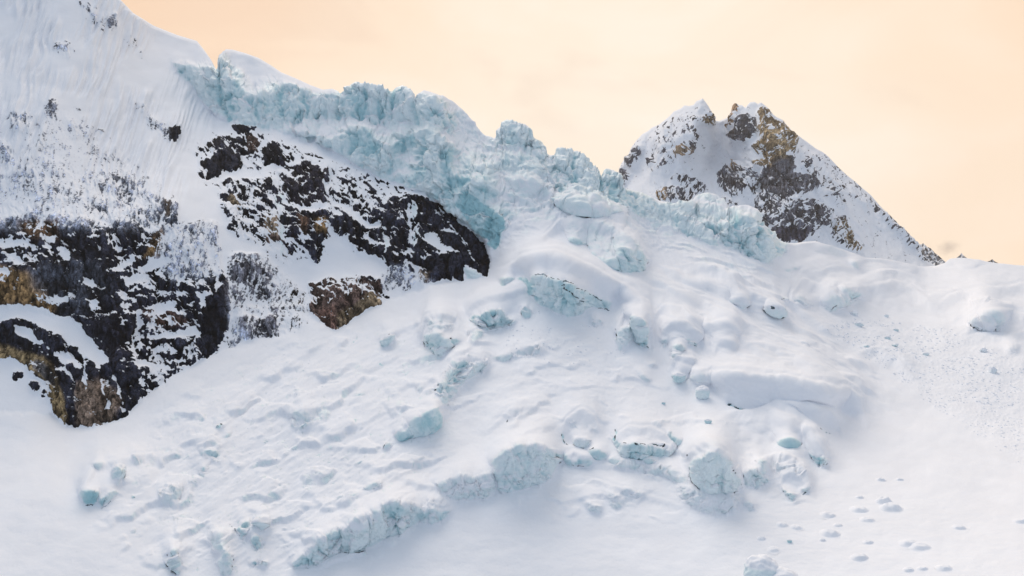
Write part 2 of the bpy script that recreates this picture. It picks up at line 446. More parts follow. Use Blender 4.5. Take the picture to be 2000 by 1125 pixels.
def SNOW(poly, f=6, k=1.0):
    for a, q in ((ice, .30), (deep, .08), (rough, .45), (steep, 0.0)): S.paint(a, poly, q, f)

# ---- the icefall under the skyline
ICE([(335,125),(420,128),(440,96),(520,120),(640,178),(700,160),(790,168),(860,190),(900,235),(960,268),(990,240),(1060,285),(1130,300),(1200,340),(1280,390),(1400,410),(1480,420),(1540,480),(1500,520),(1400,480),(1240,430),(1100,430),(1040,420),(1000,430),(980,480),(960,490),(880,415),(800,366),(640,290),(560,262),(480,248),(425,228),(380,180)], .15, .2, 10, .50, .72)
ICE([(335,125),(385,130),(420,128),(430,108),(450,150),(490,170),(520,160),(545,150),(580,172),(625,180),(660,182),(695,158),(750,172),(785,165),(808,195),(825,176),(870,205),(900,235),(890,262),(855,258),(820,247),(790,240),(765,240),(720,230),(690,238),(640,228),(600,232),(560,242),(520,250),(480,248),(450,238),(425,225),(395,195),(370,165)], .26, .85, 5, .70, .85)
ICE([(610,264),(650,272),(690,245),(720,250),(750,290),(790,262),(830,250),(870,270),(895,300),(880,330),(905,345),(960,350),(985,330),(1000,345),(990,380),(960,392),(945,405),(985,420),(986,460),(966,490),(945,465),(920,440),(880,415),(850,388),(830,374),(790,364),(745,344),(700,324),(670,302),(640,287)], .42, .85, 5, .86, .8)
ICE([(968,268),(985,230),(1012,238),(1040,262),(1064,282),(1064,302),(1030,293),(1000,293),(975,282)], .25, .8, 4, .75, .9)
ICE([(900,312),(960,322),(1000,302),(1060,312),(1080,330),(1062,352),(1000,337),(950,347),(910,337)], .28, .6, 5, .7, .8)
ICE([(1078,303),(1120,297),(1145,313),(1172,340),(1178,338),(1205,336),(1208,370),(1262,383),(1300,398),(1346,400),(1342,432),(1300,432),(1270,422),(1230,432),(1200,417),(1160,387),(1120,377),(1090,342)], .25, .6, 5, .72, .9)
ICE([(1062,350),(1110,355),(1140,385),(1120,405),(1080,395),(1050,375)], .15, .4, 8, .45, .7)
for pts, w, d in [([(664,180),(662,200),(655,232)], 9, 9), ([(771,168),(768,195),(766,238)], 8, 8), ([(810,192),(815,215),(818,246)], 9, 9), ([(424,135),(428,170),(436,215),(450,238)], 12, 10), ([(500,165),(497,200),(505,235)], 8, 6), ([(548,165),(545,195),(552,228)], 8, 6), ([(592,182),(602,210),(598,232)], 8, 6), ([(712,175),(715,200),(708,232)], 6, 5), ([(740,180),(736,205),(742,236)], 6, 5), ([(845,215),(838,240)], 7, 6),
                 ([(690,250),(694,280),(686,305)], 8, 7), ([(752,292),(762,320),(758,345)], 9, 8), ([(832,262),(830,300),(822,335)], 9, 8), ([(872,300),(866,330),(878,372)], 9, 8), ([(1173,335),(1173,365),(1176,392)], 7, 9), ([(1120,305),(1116,335),(1122,370)], 7, 6), ([(1040,270),(1034,285),(1040,300)], 6, 5), ([(1440,425),(1436,455),(1450,490)], 7, 5), ([(1388,440),(1392,462)], 6, 5), ([(1480,445),(1476,475),(1492,505)], 7, 5)]:
    p_ = ribbon(pts, w); S.paint(bump, p_, -d, 5, 'add'); S.paint(deep, p_, .75, 5, 'max'); S.paint(ice, p_, .9, 5, 'max')
# deeper blues
for p, d in [([(430,120),(445,150),(452,190),(462,235),(440,232),(420,200),(405,175),(418,150)], .5), ([(500,200),(540,180),(570,195),(600,225),(560,235),(520,225)], .45), ([(690,170),(715,200),(725,225),(690,232),(668,225),(672,195)], .4),
             ([(735,180),(760,200),(765,232),(735,228)], .4), ([(655,270),(690,250),(722,255),(745,290),(765,315),(735,330),(700,310),(672,295)], .6), ([(780,300),(830,295),(870,320),(880,350),(900,380),(880,405),(840,375),(800,350)], .55),
             ([(900,370),(940,392),(960,410),(985,425),(986,462),(966,490),(944,465),(915,432),(890,405)], .95), ([(955,420),(985,425),(984,462),(967,488),(955,470)], 1.2), ([(1000,250),(1020,252),(1015,285),(985,285)], .4), ([(1180,345),(1204,345),(1206,385),(1180,390)], .45), ([(822,190),(850,205),(845,235),(820,240)], .4)]:
    S.paint(deep, p, d, 5, 'max'); S.paint(ice, p, .92, 5, 'max')
for c in [[(833,295),(830,312),(826,322)], [(498,190),(505,215)], [(745,205),(738,228)], [(715,255),(708,300)], [(600,185),(612,205)], [(560,165),(575,190)], [(860,225),(876,262)], [(930,345),(936,372)], [(1020,372),(1022,388)], [(1105,428),(1106,418)], [(668,180),(662,225)]]:
    CREV(c, 3, 5)
# snow streams and terraces between the ice walls
for p in [[(540,252),(600,238),(650,232),(700,238),(760,246),(800,240),(770,262),(735,262),(690,246),(655,268),(610,262)], [(900,240),(930,255),(960,280),(980,300),(940,310),(905,300),(880,270)], [(735,355),(790,318),(800,330),(812,340),(800,348),(770,342)],
          [(955,345),(990,335),(1000,360),(985,420),(975,400),(965,370)], [(1000,350),(1060,355),(1100,395),(1200,440),(1100,440),(1040,425),(1000,420)], [(470,145),(530,132),(620,176),(560,158),(520,176),(500,190),(470,180)], [(850,186),(905,216),(950,266),(940,275),(905,245),(870,212)], [(1060,285),(1085,304),(1090,335),(1070,320)],
          [(770,305),(800,300),(830,318),(800,325)], [(850,255),(900,262),(930,300),(900,300),(870,275)]]:
    SNOW(p, 8)
for a_, q_ in ((rough, .04), (ice, .10), (deep, 0.0)): S.paint(a_, [(438,92),(470,98),(530,124),(640,172),(655,182),(610,180),(560,160),(525,150),(500,168),(470,150),(455,130)], q_, 6)
# the ridge block on the right and blocks along the middle terraces
ICE([(1340,425),(1380,442),(1430,436),(1470,425),(1486,450),(1502,468),(1532,490),(1522,502),(1490,516),(1460,502),(1430,487),(1400,467),(1375,452)], .28, .9, 4, .8, .9)
ICE([(1320,423),(1338,450),(1366,463),(1392,470),(1402,492),(1362,472),(1330,457),(1316,438)], .3, .8, 3, .7, .6)
ICE([(1365,382),(1393,383),(1410,394),(1414,410),(1390,412),(1358,398)], .1, .5, 4, .5, .4)
ICE([(1083,455),(1120,446),(1190,457),(1240,490),(1256,510),(1225,495),(1200,512),(1174,508),(1150,492),(1115,470)], .08, .6, 6, .38, .25)
ICE([(1113,471),(1131,476),(1146,488),(1118,486)], .6, 1, 2, .9, .4)
ICE([(1159,496),(1174,508),(1201,511),(1222,493),(1240,496),(1256,508),(1252,520),(1243,536),(1216,542),(1192,534),(1174,524),(1160,508)], .45, 1.1, 3, .85, .7)
ICE([(1085,400),(1110,408),(1150,420),(1205,432),(1190,445),(1160,440),(1120,432),(1090,420)], .2, .7, 4, .5, .5)
ICE([(1115,425),(1165,430),(1170,446),(1130,442)], .35, .9, 3, .6, .7)
ICE([(1000,372),(1030,355),(1042,368),(1036,395),(1020,395),(1000,392)], .15, .8, 4, .5, .4)
# big capped block
ICE([(1042,540),(1071,545),(1113,561),(1162,579),(1194,594),(1190,605),(1174,604),(1159,598),(1143,605),(1131,614),(1110,619),(1092,608),(1077,602),(1059,598),(1044,592),(1040,575)], .42, 1.3, 2, .95, .5)
ICE([(1010,550),(1032,543),(1047,556),(1047,574),(1032,578),(1033,560)], .8, .6, 2, .95, .4)
ICE([(983,544),(1007,549),(986,565)], .35, 1.1, 2, .9, .3)
LOBE([(985,545),(1000,520),(1040,508),(1085,512),(1150,540),(1200,560),(1250,600),(1195,596),(1162,580),(1113,562),(1070,546),(1030,542)], .75, 6)
CREV([(1040,541),(1075,545),(1113,560),(1150,575)], 2.2, 2, .7); CREV([(1100,560),(1125,580),(1140,590)], 2, 2, .8); CREV([(1050,560),(1075,590)], 2, 2, .7)
# left-hand pieces below it
ICE([(832,655),(854,651),(872,668),(896,668),(881,682),(869,694),(857,699),(839,688),(829,672)], .5, 1.1, 2, .92, .5)
ICE([(836,626),(870,622),(880,650),(855,650),(834,652)], .05, .7, 4, .35, .3)
ICE([(927,618),(951,620),(966,613),(984,620),(1008,626),(999,636),(972,642),(951,649),(930,637),(917,630)], .5, 1, 3, .9, .7)
ICE([(920,650),(945,645),(938,665),(920,677)], .35, .6, 3, .7, .9)
ICE([(1020,600),(1040,598),(1038,620),(1025,625)], .35, .6, 3, .6, .9)
LOBE([(905,612),(930,590),(1000,575),(1030,560),(1032,578),(1010,600),(990,615),(950,616)], .5, 6)
ICE([(1238,622),(1259,625),(1266,658),(1268,684),(1253,679),(1238,665),(1228,652)], .5, 1.2, 2, .9, .5)
ICE([(1208,645),(1235,639),(1229,666),(1211,688),(1204,668)], .2, .8, 3, .55, .6)
ICE([(887,708),(918,710),(942,705),(955,717),(924,735),(893,757),(878,785),(860,791),(857,772),(869,744)], .35, .8, 4, .75, .7)
ICE([(960,701),(1002,687),(1002,703),(984,711)], .3, .9, 2, .75, .3)
ICE([(1005,692),(1050,680),(1070,688),(1040,702),(1010,706)], .1, .5, 5, .35, .7)
ICE([(774,853),(800,832),(831,819),(834,812),(855,796),(861,817),(860,836),(848,853),(815,852),(779,865)], .62, 1.4, 1.5, 1.1, .15)
CREV([(832,818),(836,835)], 3, 2.5, .2)
# the long wall across the lower glacier
ICE([(576,1113),(580,1093),(601,1083),(623,1056),(653,1044),(684,1034),(699,1018),(730,998),(761,985),(807,988),(853,1000),(883,995),(880,1008),(850,1023),(807,1026),(788,1042),(755,1051),(715,1072),(690,1085),(669,1079),(632,1097),(601,1109)], .38, 1.2, 2.5, .85, .6)
ICE([(853,953),(899,932),(929,940),(960,927),(969,952),(954,977),(923,977),(893,977),(862,970)], .22, .9, 6, .6, .6)
ICE([(966,903),(985,890),(1012,876),(1045,872),(1081,881),(1095,892),(1082,909),(1078,934),(1051,947),(1027,956),(994,963),(969,956)], .34, 1.2, 3, .85, .25)
ICE([(1093,886),(1121,903),(1152,902),(1148,913),(1124,915),(1109,913)], .4, 1.1, 2, .8, .4)
ICE([(1155,882),(1169,881),(1188,897),(1166,903),(1152,898)], .42, 1.1, 2, .8, .4)
ICE([(1122,858),(1151,860),(1154,874),(1142,882),(1122,872)], .2, 1, 3, .6, .4)
LOBE([(1096,830),(1110,815),(1140,806),(1158,830),(1150,862),(1122,872),(1105,872),(1094,855)], .3, 10, .12)
CREV([(1094,850),(1100,868),(1109,874)], 2, 2); CREV([(1204,850),(1202,862)], 3.5, 5, 1.1)
ICE([(1202,861),(1218,868),(1248,870),(1278,877),(1314,876),(1318,888),(1290,894),(1264,892),(1254,901),(1236,903),(1217,892)], .55, 1.2, 2.5, .9, .5)
ICE([(1303,842),(1314,857),(1336,866),(1323,882),(1312,870)], .45, 1, 2, .85, .3)
ICE([(1255,897),(1272,900),(1278,911),(1262,909)], .5, 1, 2, .8, .4)
LOBE([(1210,860),(1220,835),(1260,830),(1300,838),(1318,872),(1278,876),(1240,870)], .25, 10, .1)
ICE([(1346,922),(1350,901),(1383,886),(1410,886),(1426,917),(1444,957),(1419,966),(1395,967),(1371,960),(1353,941)], .32, 1.2, 2.5, .88, .2)
LOBE([(1350,900),(1360,880),(1395,868),(1415,878),(1410,888),(1383,888)], .5, 5, .2)
CREV([(1346,922),(1352,940),(1368,957)], 2, 2)
ICE([(1320,945),(1350,950),(1400,975),(1450,972),(1440,1000),(1390,1009),(1340,990)], .08, .8, 6, .42, .3)
ICE([(1443,931),(1474,912),(1492,921),(1498,947),(1480,956),(1448,944)], .28, .9, 4, .6, .5)
ICE([(1481,895),(1490,905),(1502,940),(1497,950),(1488,930)], .45, 1, 2, .7, .5)
ICE([(1521,866),(1540,861),(1553,865),(1546,881),(1534,881)], .75, 1.2, 2, .95, .3)
LOBE([(1440,830),(1480,825),(1540,830),(1565,850),(1580,890),(1540,862),(1500,850),(1470,850)], .5, 8)
ICE([(1555,873),(1575,884),(1589,902),(1610,911),(1612,899),(1589,890),(1570,878)], .5, 1, 2, .75, .4)
LOBE([(1555,850),(1580,845),(1606,870),(1614,905),(1590,892),(1560,872)], .7, 6, .12)
ICE([(1526,949),(1541,961),(1558,970),(1547,981),(1532,969)], .4, 1, 2, .75, .4)
ICE([(1563,953),(1578,955),(1580,966),(1568,964)], .5, .9, 2, .75, .4)
LOBE([(1525,945),(1530,930),(1545,924),(1562,935),(1578,955),(1560,955),(1545,945)], .6, 5)
ICE([(1500,905),(1530,895),(1560,920),(1575,945),(1555,930),(1520,935)], .1, .5, 8, .3, .1)
ICE([(1450,985),(1465,975),(1477,990),(1465,1000)], .2, .8, 4, .4, .3)
LOBE([(1392,738),(1440,742),(1500,755),(1580,770),(1640,776),(1640,800),(1585,802),(1500,800),(1450,803),(1418,790),(1396,760)], .85, 8, .10)
ICE([(1352,741),(1395,734),(1394,756),(1362,757)], .05, .9, 4, .35, .1)
CREV([(1419,792),(1432,797),(1438,802),(1452,803)], 4, 6, 1.2)
LOBE([(1490,800),(1613,808),(1634,822),(1630,846),(1585,832),(1540,812)], .8, 6, .12)
CREV([(1590,838),(1606,846),(1620,849)], 2.2, 2, .7)
LOBE([(1645,772),(1668,790),(1680,815),(1660,815),(1640,800)], .6, 8, .08)
# middle blocks
LOBE([(1296,640),(1312,634),(1340,645),(1360,665),(1356,682),(1335,668),(1310,672),(1294,682)], .7, 5, .15)
ICE([(1294,660),(1306,664),(1308,672),(1294,682)], .4, 1, 2, .65, .4)
ICE([(1336,667),(1348,672),(1356,681),(1345,683),(1336,676)], .5, 1, 1.5, .7, .3)
LOBE([(1328,640),(1345,632),(1362,640),(1360,655),(1345,650)], .6, 5)
LOBE([(1372,650),(1420,640),(1435,650),(1430,672),(1400,672),(1380,672)], .7, 7)
LOBE([(1397,690),(1410,672),(1430,680),(1425,705),(1405,700)], .6, 6, .08)
ICE([(1312,735),(1325,730),(1339,740),(1328,751),(1314,746)], .45, 1, 2, .7, .6)
LOBE([(1315,715),(1325,702),(1345,705),(1350,725),(1340,740),(1322,730)], .6, 5, .1)
ICE([(1310,695),(1316,680),(1330,677),(1328,700),(1314,718)], .15, .8, 3, .45, .7)
ICE([(1552,690),(1570,690),(1560,700)], .1, .6, 4, .2, .1)
ICE([(1434,592),(1450,588),(1453,600),(1446,611),(1436,608)], .3, 1, 3, .6, .3)
ICE([(1494,613),(1512,612),(1516,628),(1508,634),(1494,628)], .4, 1, 2, .7, .5)
LOBE([(1330,560),(1370,558),(1430,575),(1455,600),(1440,612),(1400,590),(1350,580)], .5, 8)
LOBE([(1450,585),(1480,590),(1512,612),(1510,632),(1480,622),(1455,612)], .6, 6, .08)
ICE([(1245,730),(1258,730),(1274,745),(1258,748)], .35, .9, 3, .55, .4)
ICE([(1264,711),(1280,712),(1282,720),(1268,722)], .2, .9, 3, .4, .2)
ICE([(1150,625),(1175,622),(1182,632),(1165,638),(1152,636)], .2, .9, 3, .55, .3)
# lower left: old seracs nearly drowned in snow
ICE([(161,962),(170,958),(192,964),(192,974),(181,986),(163,985)], .75, 1.2, 2, .95, .5)
ICE([(190,978),(213,964),(234,967),(213,980),(201,989)], .6, 1.1, 2, .85, .5)
ICE([(222,922),(243,918),(248,940),(225,948),(214,946)], .5, .6, 4, .62, 1)
ICE([(262,905),(278,902),(272,914)], .5, .6, 2, .8, .7); ICE([(188,914),(203,912),(203,922),(190,922)], .35, .8, 2, .7, .4)
ICE([(258,965),(266,972),(256,975)], 1.2, .8, 2, .95, .4); ICE([(258,950),(268,940),(272,952)], .5, .7, 3, .7, .7)
ICE([(310,965),(345,950),(360,960),(340,985),(322,990)], .15, .4, 5, .4, .9)
LOBE([(165,950),(190,912),(230,905),(300,920),(300,980),(230,990),(180,985)], .35, 12)
ICE([(423,838),(436,831),(432,842)], .9, 1, 2, .9, .4); ICE([(436,858),(444,846),(454,843),(450,855)], .55, 1, 2, .85, .3)
ICE([(385,890),(405,880),(432,888),(428,902),(400,898)], .3, .6, 5, .6, .7); ICE([(393,915),(405,905),(402,930),(392,937)], .4, .8, 3, .6, .5)
ICE([(327,1085),(345,1070),(352,1102),(348,1128),(332,1105)], .6, 1, 3, .8, .7)
ICE([(410,1044),(430,1046),(436,1070),(452,1087),(458,1125),(425,1125),(434,1090)], .35, .9, 4, .65, .5)
ICE([(467,1036),(486,1019),(484,1050),(466,1055)], .45, .8, 3, .7, .9); ICE([(501,1013),(522,1022),(514,1042),(503,1035)], .5, .8, 3, .75, 1)
ICE([(490,1050),(505,1045),(510,1068),(495,1070)], .5, .6, 3, .6, 1)
ICE([(488,1100),(525,1095),(520,1105),(495,1106)], .4, .8, 2, .6, .8)
ICE([(570,810),(600,805),(615,815),(612,840),(585,845),(572,835)], .15, .6, 5, .42, .3); ICE([(586,835),(605,832),(606,842),(588,845)], .6, .6, 2, .6, 1)
ICE([(688,773),(715,765),(712,772),(695,778)], .4, .9, 2, .7, .5); ICE([(742,678),(752,668),(769,661),(772,668),(755,679)], .55, .9, 2, .75, .9)
ICE([(816,760),(825,755),(828,766),(818,770)], .4, .8, 2, .6, .6)
ICE([(746,875),(760,864),(764,870),(752,880)], .5, .9, 2, .8, .8); ICE([(690,908),(710,902),(714,906),(695,912)], .5, .9, 2, .8, .8)
ICE([(715,955),(735,945),(752,948),(735,960),(718,962)], .2, .9, 2, .55, .5); ICE([(686,978),(702,968),(708,970),(692,980)], .4, .9, 2, .7, .6)
ICE([(1140,985),(1155,980),(1172,990),(1173,1002),(1155,998)], .2, .9, 2, .5, .5); ICE([(1185,960),(1205,965),(1216,990),(1205,1000),(1190,988)], .1, .7, 4, .4, .2)
ICE([(990,828),(1000,815),(1012,805),(1008,820)], .1, .8, 4, .3, .2); CREV([(991,826),(989,830)], 3, 2, 1.0)
ICE([(1115,825+6),(1118,838),(1170,842),(1160,845)], .6, .8, 2, .5, .6)
ICE([(826,985),(860,975),(880,990),(850,1000)], .1, .5, 6, .3, .6)
# right-hand snowfield
ICE([(1603,596),(1618,588),(1632,583),(1647,571),(1676,577),(1677,590),(1658,596),(1641,603),(1626,612),(1607,608)], .25, .9, 3, .6, .6)
ICE([(1543,586),(1560,582),(1590,603),(1570,606),(1548,600)], .15, .8, 4, .45, .2); ICE([(1515,590),(1532,588),(1530,596),(1518,597)], .3, .8, 3, .5, .6)
ICE([(1896,646),(1922,628),(1945,622),(1953,628),(1944,650),(1920,650)], .15, 1.1, 5, .45, .1)
ICE([(1659,521),(1668,517),(1673,533),(1662,532)], .15, .9, 3, .5, .3); ICE([(1528,532),(1556,523),(1550,532),(1535,538)], .15, .8, 3, .5, .4); ICE([(1622,564),(1640,560),(1632,566)], .4, .8, 2, .6, .5)
ICE([(1590,480),(1640,488),(1655,505),(1630,508),(1590,498)], .05, .6, 8, .25, .1)
ICE([(1965,680),(1985,675),(1985,695),(1968,698)], .1, .7, 5, .25, .3); ICE([(1900,590),(1940,595),(1940,610),(1905,612)], .05, .5, 8, .2, .2)

ICE([(1186,902),(1215,905),(1260,913),(1310,918),(1344,936),(1344,950),(1300,935),(1250,925),(1200,918)], .12, .6, 4, .55, .5)
ICE([(1205,955),(1240,960),(1262,972),(1240,975),(1212,968)], .1, .6, 4, .42, .3)
# ---- big soft forms
for d in [(1500,610,60,30,10,25),(1400,565,70,30,9,15),(1405,665,40,30,9,20),(1460,690,60,35,7,25),(1530,700,110,45,8,25),(1640,740,120,50,8,28),(1600,690,80,30,5,30),(1330,655,40,28,8,15),(1335,715,25,25,7,0),
          (1530,755,140,40,9,12),(1560,800,90,30,8,12),(1480,830,90,35,9,10),(1580,870,40,45,10,60),(1100,790,160,70,7,0),
          (820,860,120,60,5,-25),(700,1010,150,60,6,-20),(900,940,140,60,6,-20),(500,1040,90,70,7,0),(230,930,90,60,8,-20),(400,880,80,60,5,-30),(620,820,80,60,5,0),(860,640,60,50,8,0),(960,600,80,45,8,-20),(1110,530,130,50,12,15),
          (1160,460,100,45,10,15),(1240,640,50,60,7,0),(1640,585,60,35,9,10),(1570,585,50,35,7,20),(1600,530,60,30,6,10),(1700,560,80,25,6,5),(1760,580,90,30,7,5),(1870,600,90,30,7,5),(1780,530,60,14,4,5),(1930,620,70,30,8,0),
          (1960,700,80,50,6,0),(1740,700,60,25,6,15),(1880,515,50,15,4,0),(1460,440,70,45,10,20),(1400,400,40,20,5,0),(950,360,60,50,6,0),(1040,420,60,50,6,0),(480,160,60,60,10,0),(700,200,50,40,8,0),(790,200,40,40,8,0),(850,215,40,45,8,0),(1015,270,40,40,8,0),(1115,325,40,35,7,0),]:
    DOME(*d)

# ---- rock, as the share of it that shows through the snow
OCHRE = (0.10, 0.062, 0.026); BROWN = (0.055, 0.037, 0.03); GREY = (0.032, 0.036, 0.044); TAN = (0.13, 0.098, 0.06); DARK = (0.007, 0.007, 0.010)
def ROCK(poly, dens, f=8, k=None, mode='mix'):
    S.paint(rockd, poly, dens, f, mode)
    if k == 'B': S.paint(kindB, poly, 1, f)
    if k == 'C': S.paint(kindC, poly, 1, f)
def TINT(poly, c, f=6, k=1.0):
    w, m = S.mask(poly, f)
    if w is not None: rcol[w] = rcol[w] * (1 - k * m[..., None]) + np.array(c, np.float32) * k * m[..., None]
# snow-dusted faces
ROCK([(-300,250),(20,235),(120,200),(170,225),(230,290),(330,360),(345,410),(320,440),(60,430),(-300,430)], .16, 16, 'C')
ROCK([(-300,330),(100,320),(200,335),(300,370),(330,400),(320,450),(-300,440)], .26, 14, 'C')
ROCK([(190,345),(240,335),(290,370),(330,400),(300,440),(200,430),(180,390)], .42, 10, 'C')
for p, q in [([(155,0),(185,20),(225,30),(235,50),(200,55),(160,25)], .28), ([(105,85),(130,80),(150,100),(135,112),(108,100)], .34), ([(245,60),(262,70),(265,90),(248,82)], .32), ([(270,95),(290,110),(285,118),(268,108)], .3), ([(25,225),(55,220),(62,258),(40,265),(18,250)], .42), ([(90,200),(110,200),(105,230),(90,228)], .5), ([(0,275),(20,280),(22,320),(0,325)], .45), ([(265,195),(290,215),(330,250),(335,275),(310,260),(275,225)], .36),
             ([(138,240),(150,240),(148,272),(138,270)], .4), ([(315,440),(420,430),(430,540),(330,550),(300,500)], .42), ([(450,490),(520,500),(600,580),(600,640),(540,680),(450,690),(440,600)], .30), ([(170,40),(186,30),(190,45),(178,50)], .45), ([(205,35),(225,45),(222,55),(208,48)], .45)]:
    ROCK(p, q, 8, 'C')
ROCK([(90,205),(103,200),(108,215),(96,232),(89,228)], .8, 3)
# the great dark cliff at the left
ROCK([(-300,435),(0,435),(60,425),(120,428),(200,442),(250,440),(300,458),(318,440),(345,410),(345,425),(320,470),(300,495),(262,510),(235,522),(262,560),(232,582),(262,602),(240,640),(258,690),(265,745),(292,772),(240,818),(190,838),(130,835),(105,800),(95,760),(60,722),(20,702),(-300,695)], .93, 6)
ROCK([(60,425),(200,442),(300,458),(300,495),(235,520),(150,470),(60,470)], .72, 8); ROCK([(-300,440),(60,450),(110,480),(60,520),(-300,540)], .66, 10)
ROCK([(230,505),(300,497),(330,470),(380,500),(440,540),(452,600),(440,650),(425,690),(385,710),(335,740),(300,762),(270,745),(258,690),(240,640)], .68, 8)
ROCK([(260,640),(330,610),(390,640),(385,710),(330,745),(270,740)], .52, 10)
ROCK([(415,572),(442,560),(446,630),(422,682),(402,702),(388,665),(400,605)], 1.1, 4)
ROCK([(250,560),(330,560),(390,560),(400,600),(380,640),(300,600),(240,640)], .78, 8)
for p in [[(455,500),(500,500),(530,545),(525,585),(490,575),(455,540)], [(470,625),(500,612),(538,625),(540,655),(505,675),(470,665)], [(455,560),(480,590),(470,610),(452,600)]]:
    ROCK(p, .72, 5)
ROCK([(570,565),(590,575),(592,608),(578,600)], .6, 4)
ROCK([(300,378),(345,408),(335,420),(300,390)], .5, 4); ROCK([(322,390),(347,400),(345,420),(322,425)], .85, 3)
for p in [[(222,340),(245,350),(268,366),(262,372),(240,360)], [(0,425),(30,430),(60,425),(90,432),(60,450),(0,450)]]: ROCK(p, .85, 3)
# right-hand cliff
ROCK([(370,280),(440,262),(540,262),(600,300),(700,330),(760,350),(850,385),(760,400),(650,440),(600,500),(560,520),(450,450),(440,400),(400,350)], .28, 12, 'B')
ROCK([(480,380),(560,340),(660,330),(760,380),(820,390),(760,440),(650,440),(560,430)], .44, 10, 'B')
ROCK([(440,350),(540,340),(560,430),(550,470),(450,460),(430,400)], .38, 10, 'B')
for p, q in [([(403,352),(405,320),(428,304),(450,288),(472,312),(472,333),(446,343),(421,354)], 1.0), ([(414,297),(420,274),(441,280),(440,296),(425,300)], .95), ([(444,275),(475,270),(482,300),(470,310),(455,290)], .75), ([(480,265),(493,264),(507,285),(506,300),(485,293)], .95), ([(512,296),(530,276),(550,299),(565,318),(550,329),(520,324)], .85),
             ([(548,347),(592,318),(607,316),(632,350),(636,392),(606,408),(558,398),(560,365)], .88), ([(551,418),(578,407),(615,407),(640,428),(650,472),(652,502),(618,517),(599,489),(574,464),(551,442)], .85),
             ([(435,345),(470,345),(460,365),(435,362)], .8), ([(505,350),(530,350),(540,380),(545,400),(520,400),(505,380)], .75), ([(452,252),(470,245),(500,246),(500,255),(460,260)], .95), ([(330,250),(345,247),(353,258),(346,276),(332,268)], .9),
             ([(395,315),(412,312),(408,325),(395,325)], .8), ([(394,330),(402,330),(398,352),(392,345)], .7), ([(520,415),(545,420),(548,470),(535,480),(520,450)], .6), ([(690,335),(745,350),(740,358),(700,350)], .7), ([(448,390),(462,388),(462,415),(452,415)], .8),
             ([(640,428),(690,425),(740,440),(760,388),(800,383),(850,393),(880,410),(902,440),(942,475),(958,500),(958,545),(935,547),(905,530),(905,546),(850,552),(812,548),(820,520),(790,516),(760,522),(755,508),(700,492),(655,472)], .86),
             ([(640,322),(700,335),(760,352),(800,378),(760,392),(700,372),(655,380),(640,350)], .24), ([(430,335),(470,335),(560,345),(550,352),(470,350),(430,352)], .06), ([(470,300),(550,330),(592,318),(560,345),(480,335)], .25), ([(660,375),(700,380),(740,400),(750,430),(700,428),(670,410)], .55), ([(880,410),(902,440),(942,475),(958,500),(958,545),(935,547),(905,520),(880,470)], 1.05), ([(835,505),(880,500),(905,525),(903,545),(850,550),(830,535)], 1.05), ([(745,510),(790,512),(812,528),(760,524)], .8)]:
    ROCK(p, q, 4, 'B')
ROCK([(605,555),(640,545),(700,530),(745,550),(765,580),(735,605),(690,632),(655,650),(625,632),(606,602)], .58, 6, 'B')
ROCK([(615,600),(660,590),(700,580),(735,575),(742,598),(700,628),(655,650),(625,632)], .9, 5)
ROCK([(735,515),(800,530),(850,552),(760,575),(740,550)], .34, 8, 'C'); ROCK([(815,535),(840,535),(838,553),(812,552)], .8, 4)
ROCK([(640,440),(700,490),(740,540),(640,545),(620,520)], .05, 8)
# snowfields and snow ledges lying on the cliffs
for p in [[(600,540),(640,500),(680,490),(740,505),(760,525),(735,540),(690,532),(640,545),(610,556)],
          [(-300,600),(0,600),(50,596),(110,611),(150,630),(180,664),(206,690),(216,715),(190,711),(165,701),(150,682),(120,661),(80,641),(40,626),(15,629),(-300,640)], [(24,636),(60,647),(103,680),(80,678),(45,662)], [(105,682),(150,702),(158,722),(135,715),(112,697)], [(112,715),(140,728),(150,745),(128,735)],
          [(-300,700),(30,700),(60,728),(92,770),(104,808),(-300,815)], [(73,580),(100,577),(138,577),(134,588),(110,595),(88,588)], [(160,545),(185,542),(187,555),(170,560)], [(167,588),(195,589),(198,600),(181,608)], [(80,478),(102,475),(98,488),(80,486)], [(112,481),(135,489),(139,510),(116,497)], [(90,466),(108,466),(108,477),(92,476)],
          [(-20,465),(30,468),(66,474),(68,484),(40,484),(0,478)], [(8,488),(50,509),(48,517),(20,508)], [(-10,523),(15,527),(19,539),(0,541)], [(-10,543),(20,543),(22,550),(0,551)], [(215,478),(236,480),(230,491)], [(383,575),(412,573),(398,592),(396,606)], [(295,592),(345,590),(335,612),(305,615)], [(268,520),(320,500),(340,515),(300,530),(275,532)],
          [(205,530),(230,520),(262,505),(265,515),(230,532)], [(240,545),(280,535),(300,540),(270,555),(240,557)], [(265,600),(280,640),(262,655)], [(170,700),(172,760),(160,745)], [(570,450),(600,470),(592,478)], [(590,460),(604,465),(600,475)], [(820,470),(870,500),(862,478),(835,455)]]:
    ROCK(p, .02, 3)
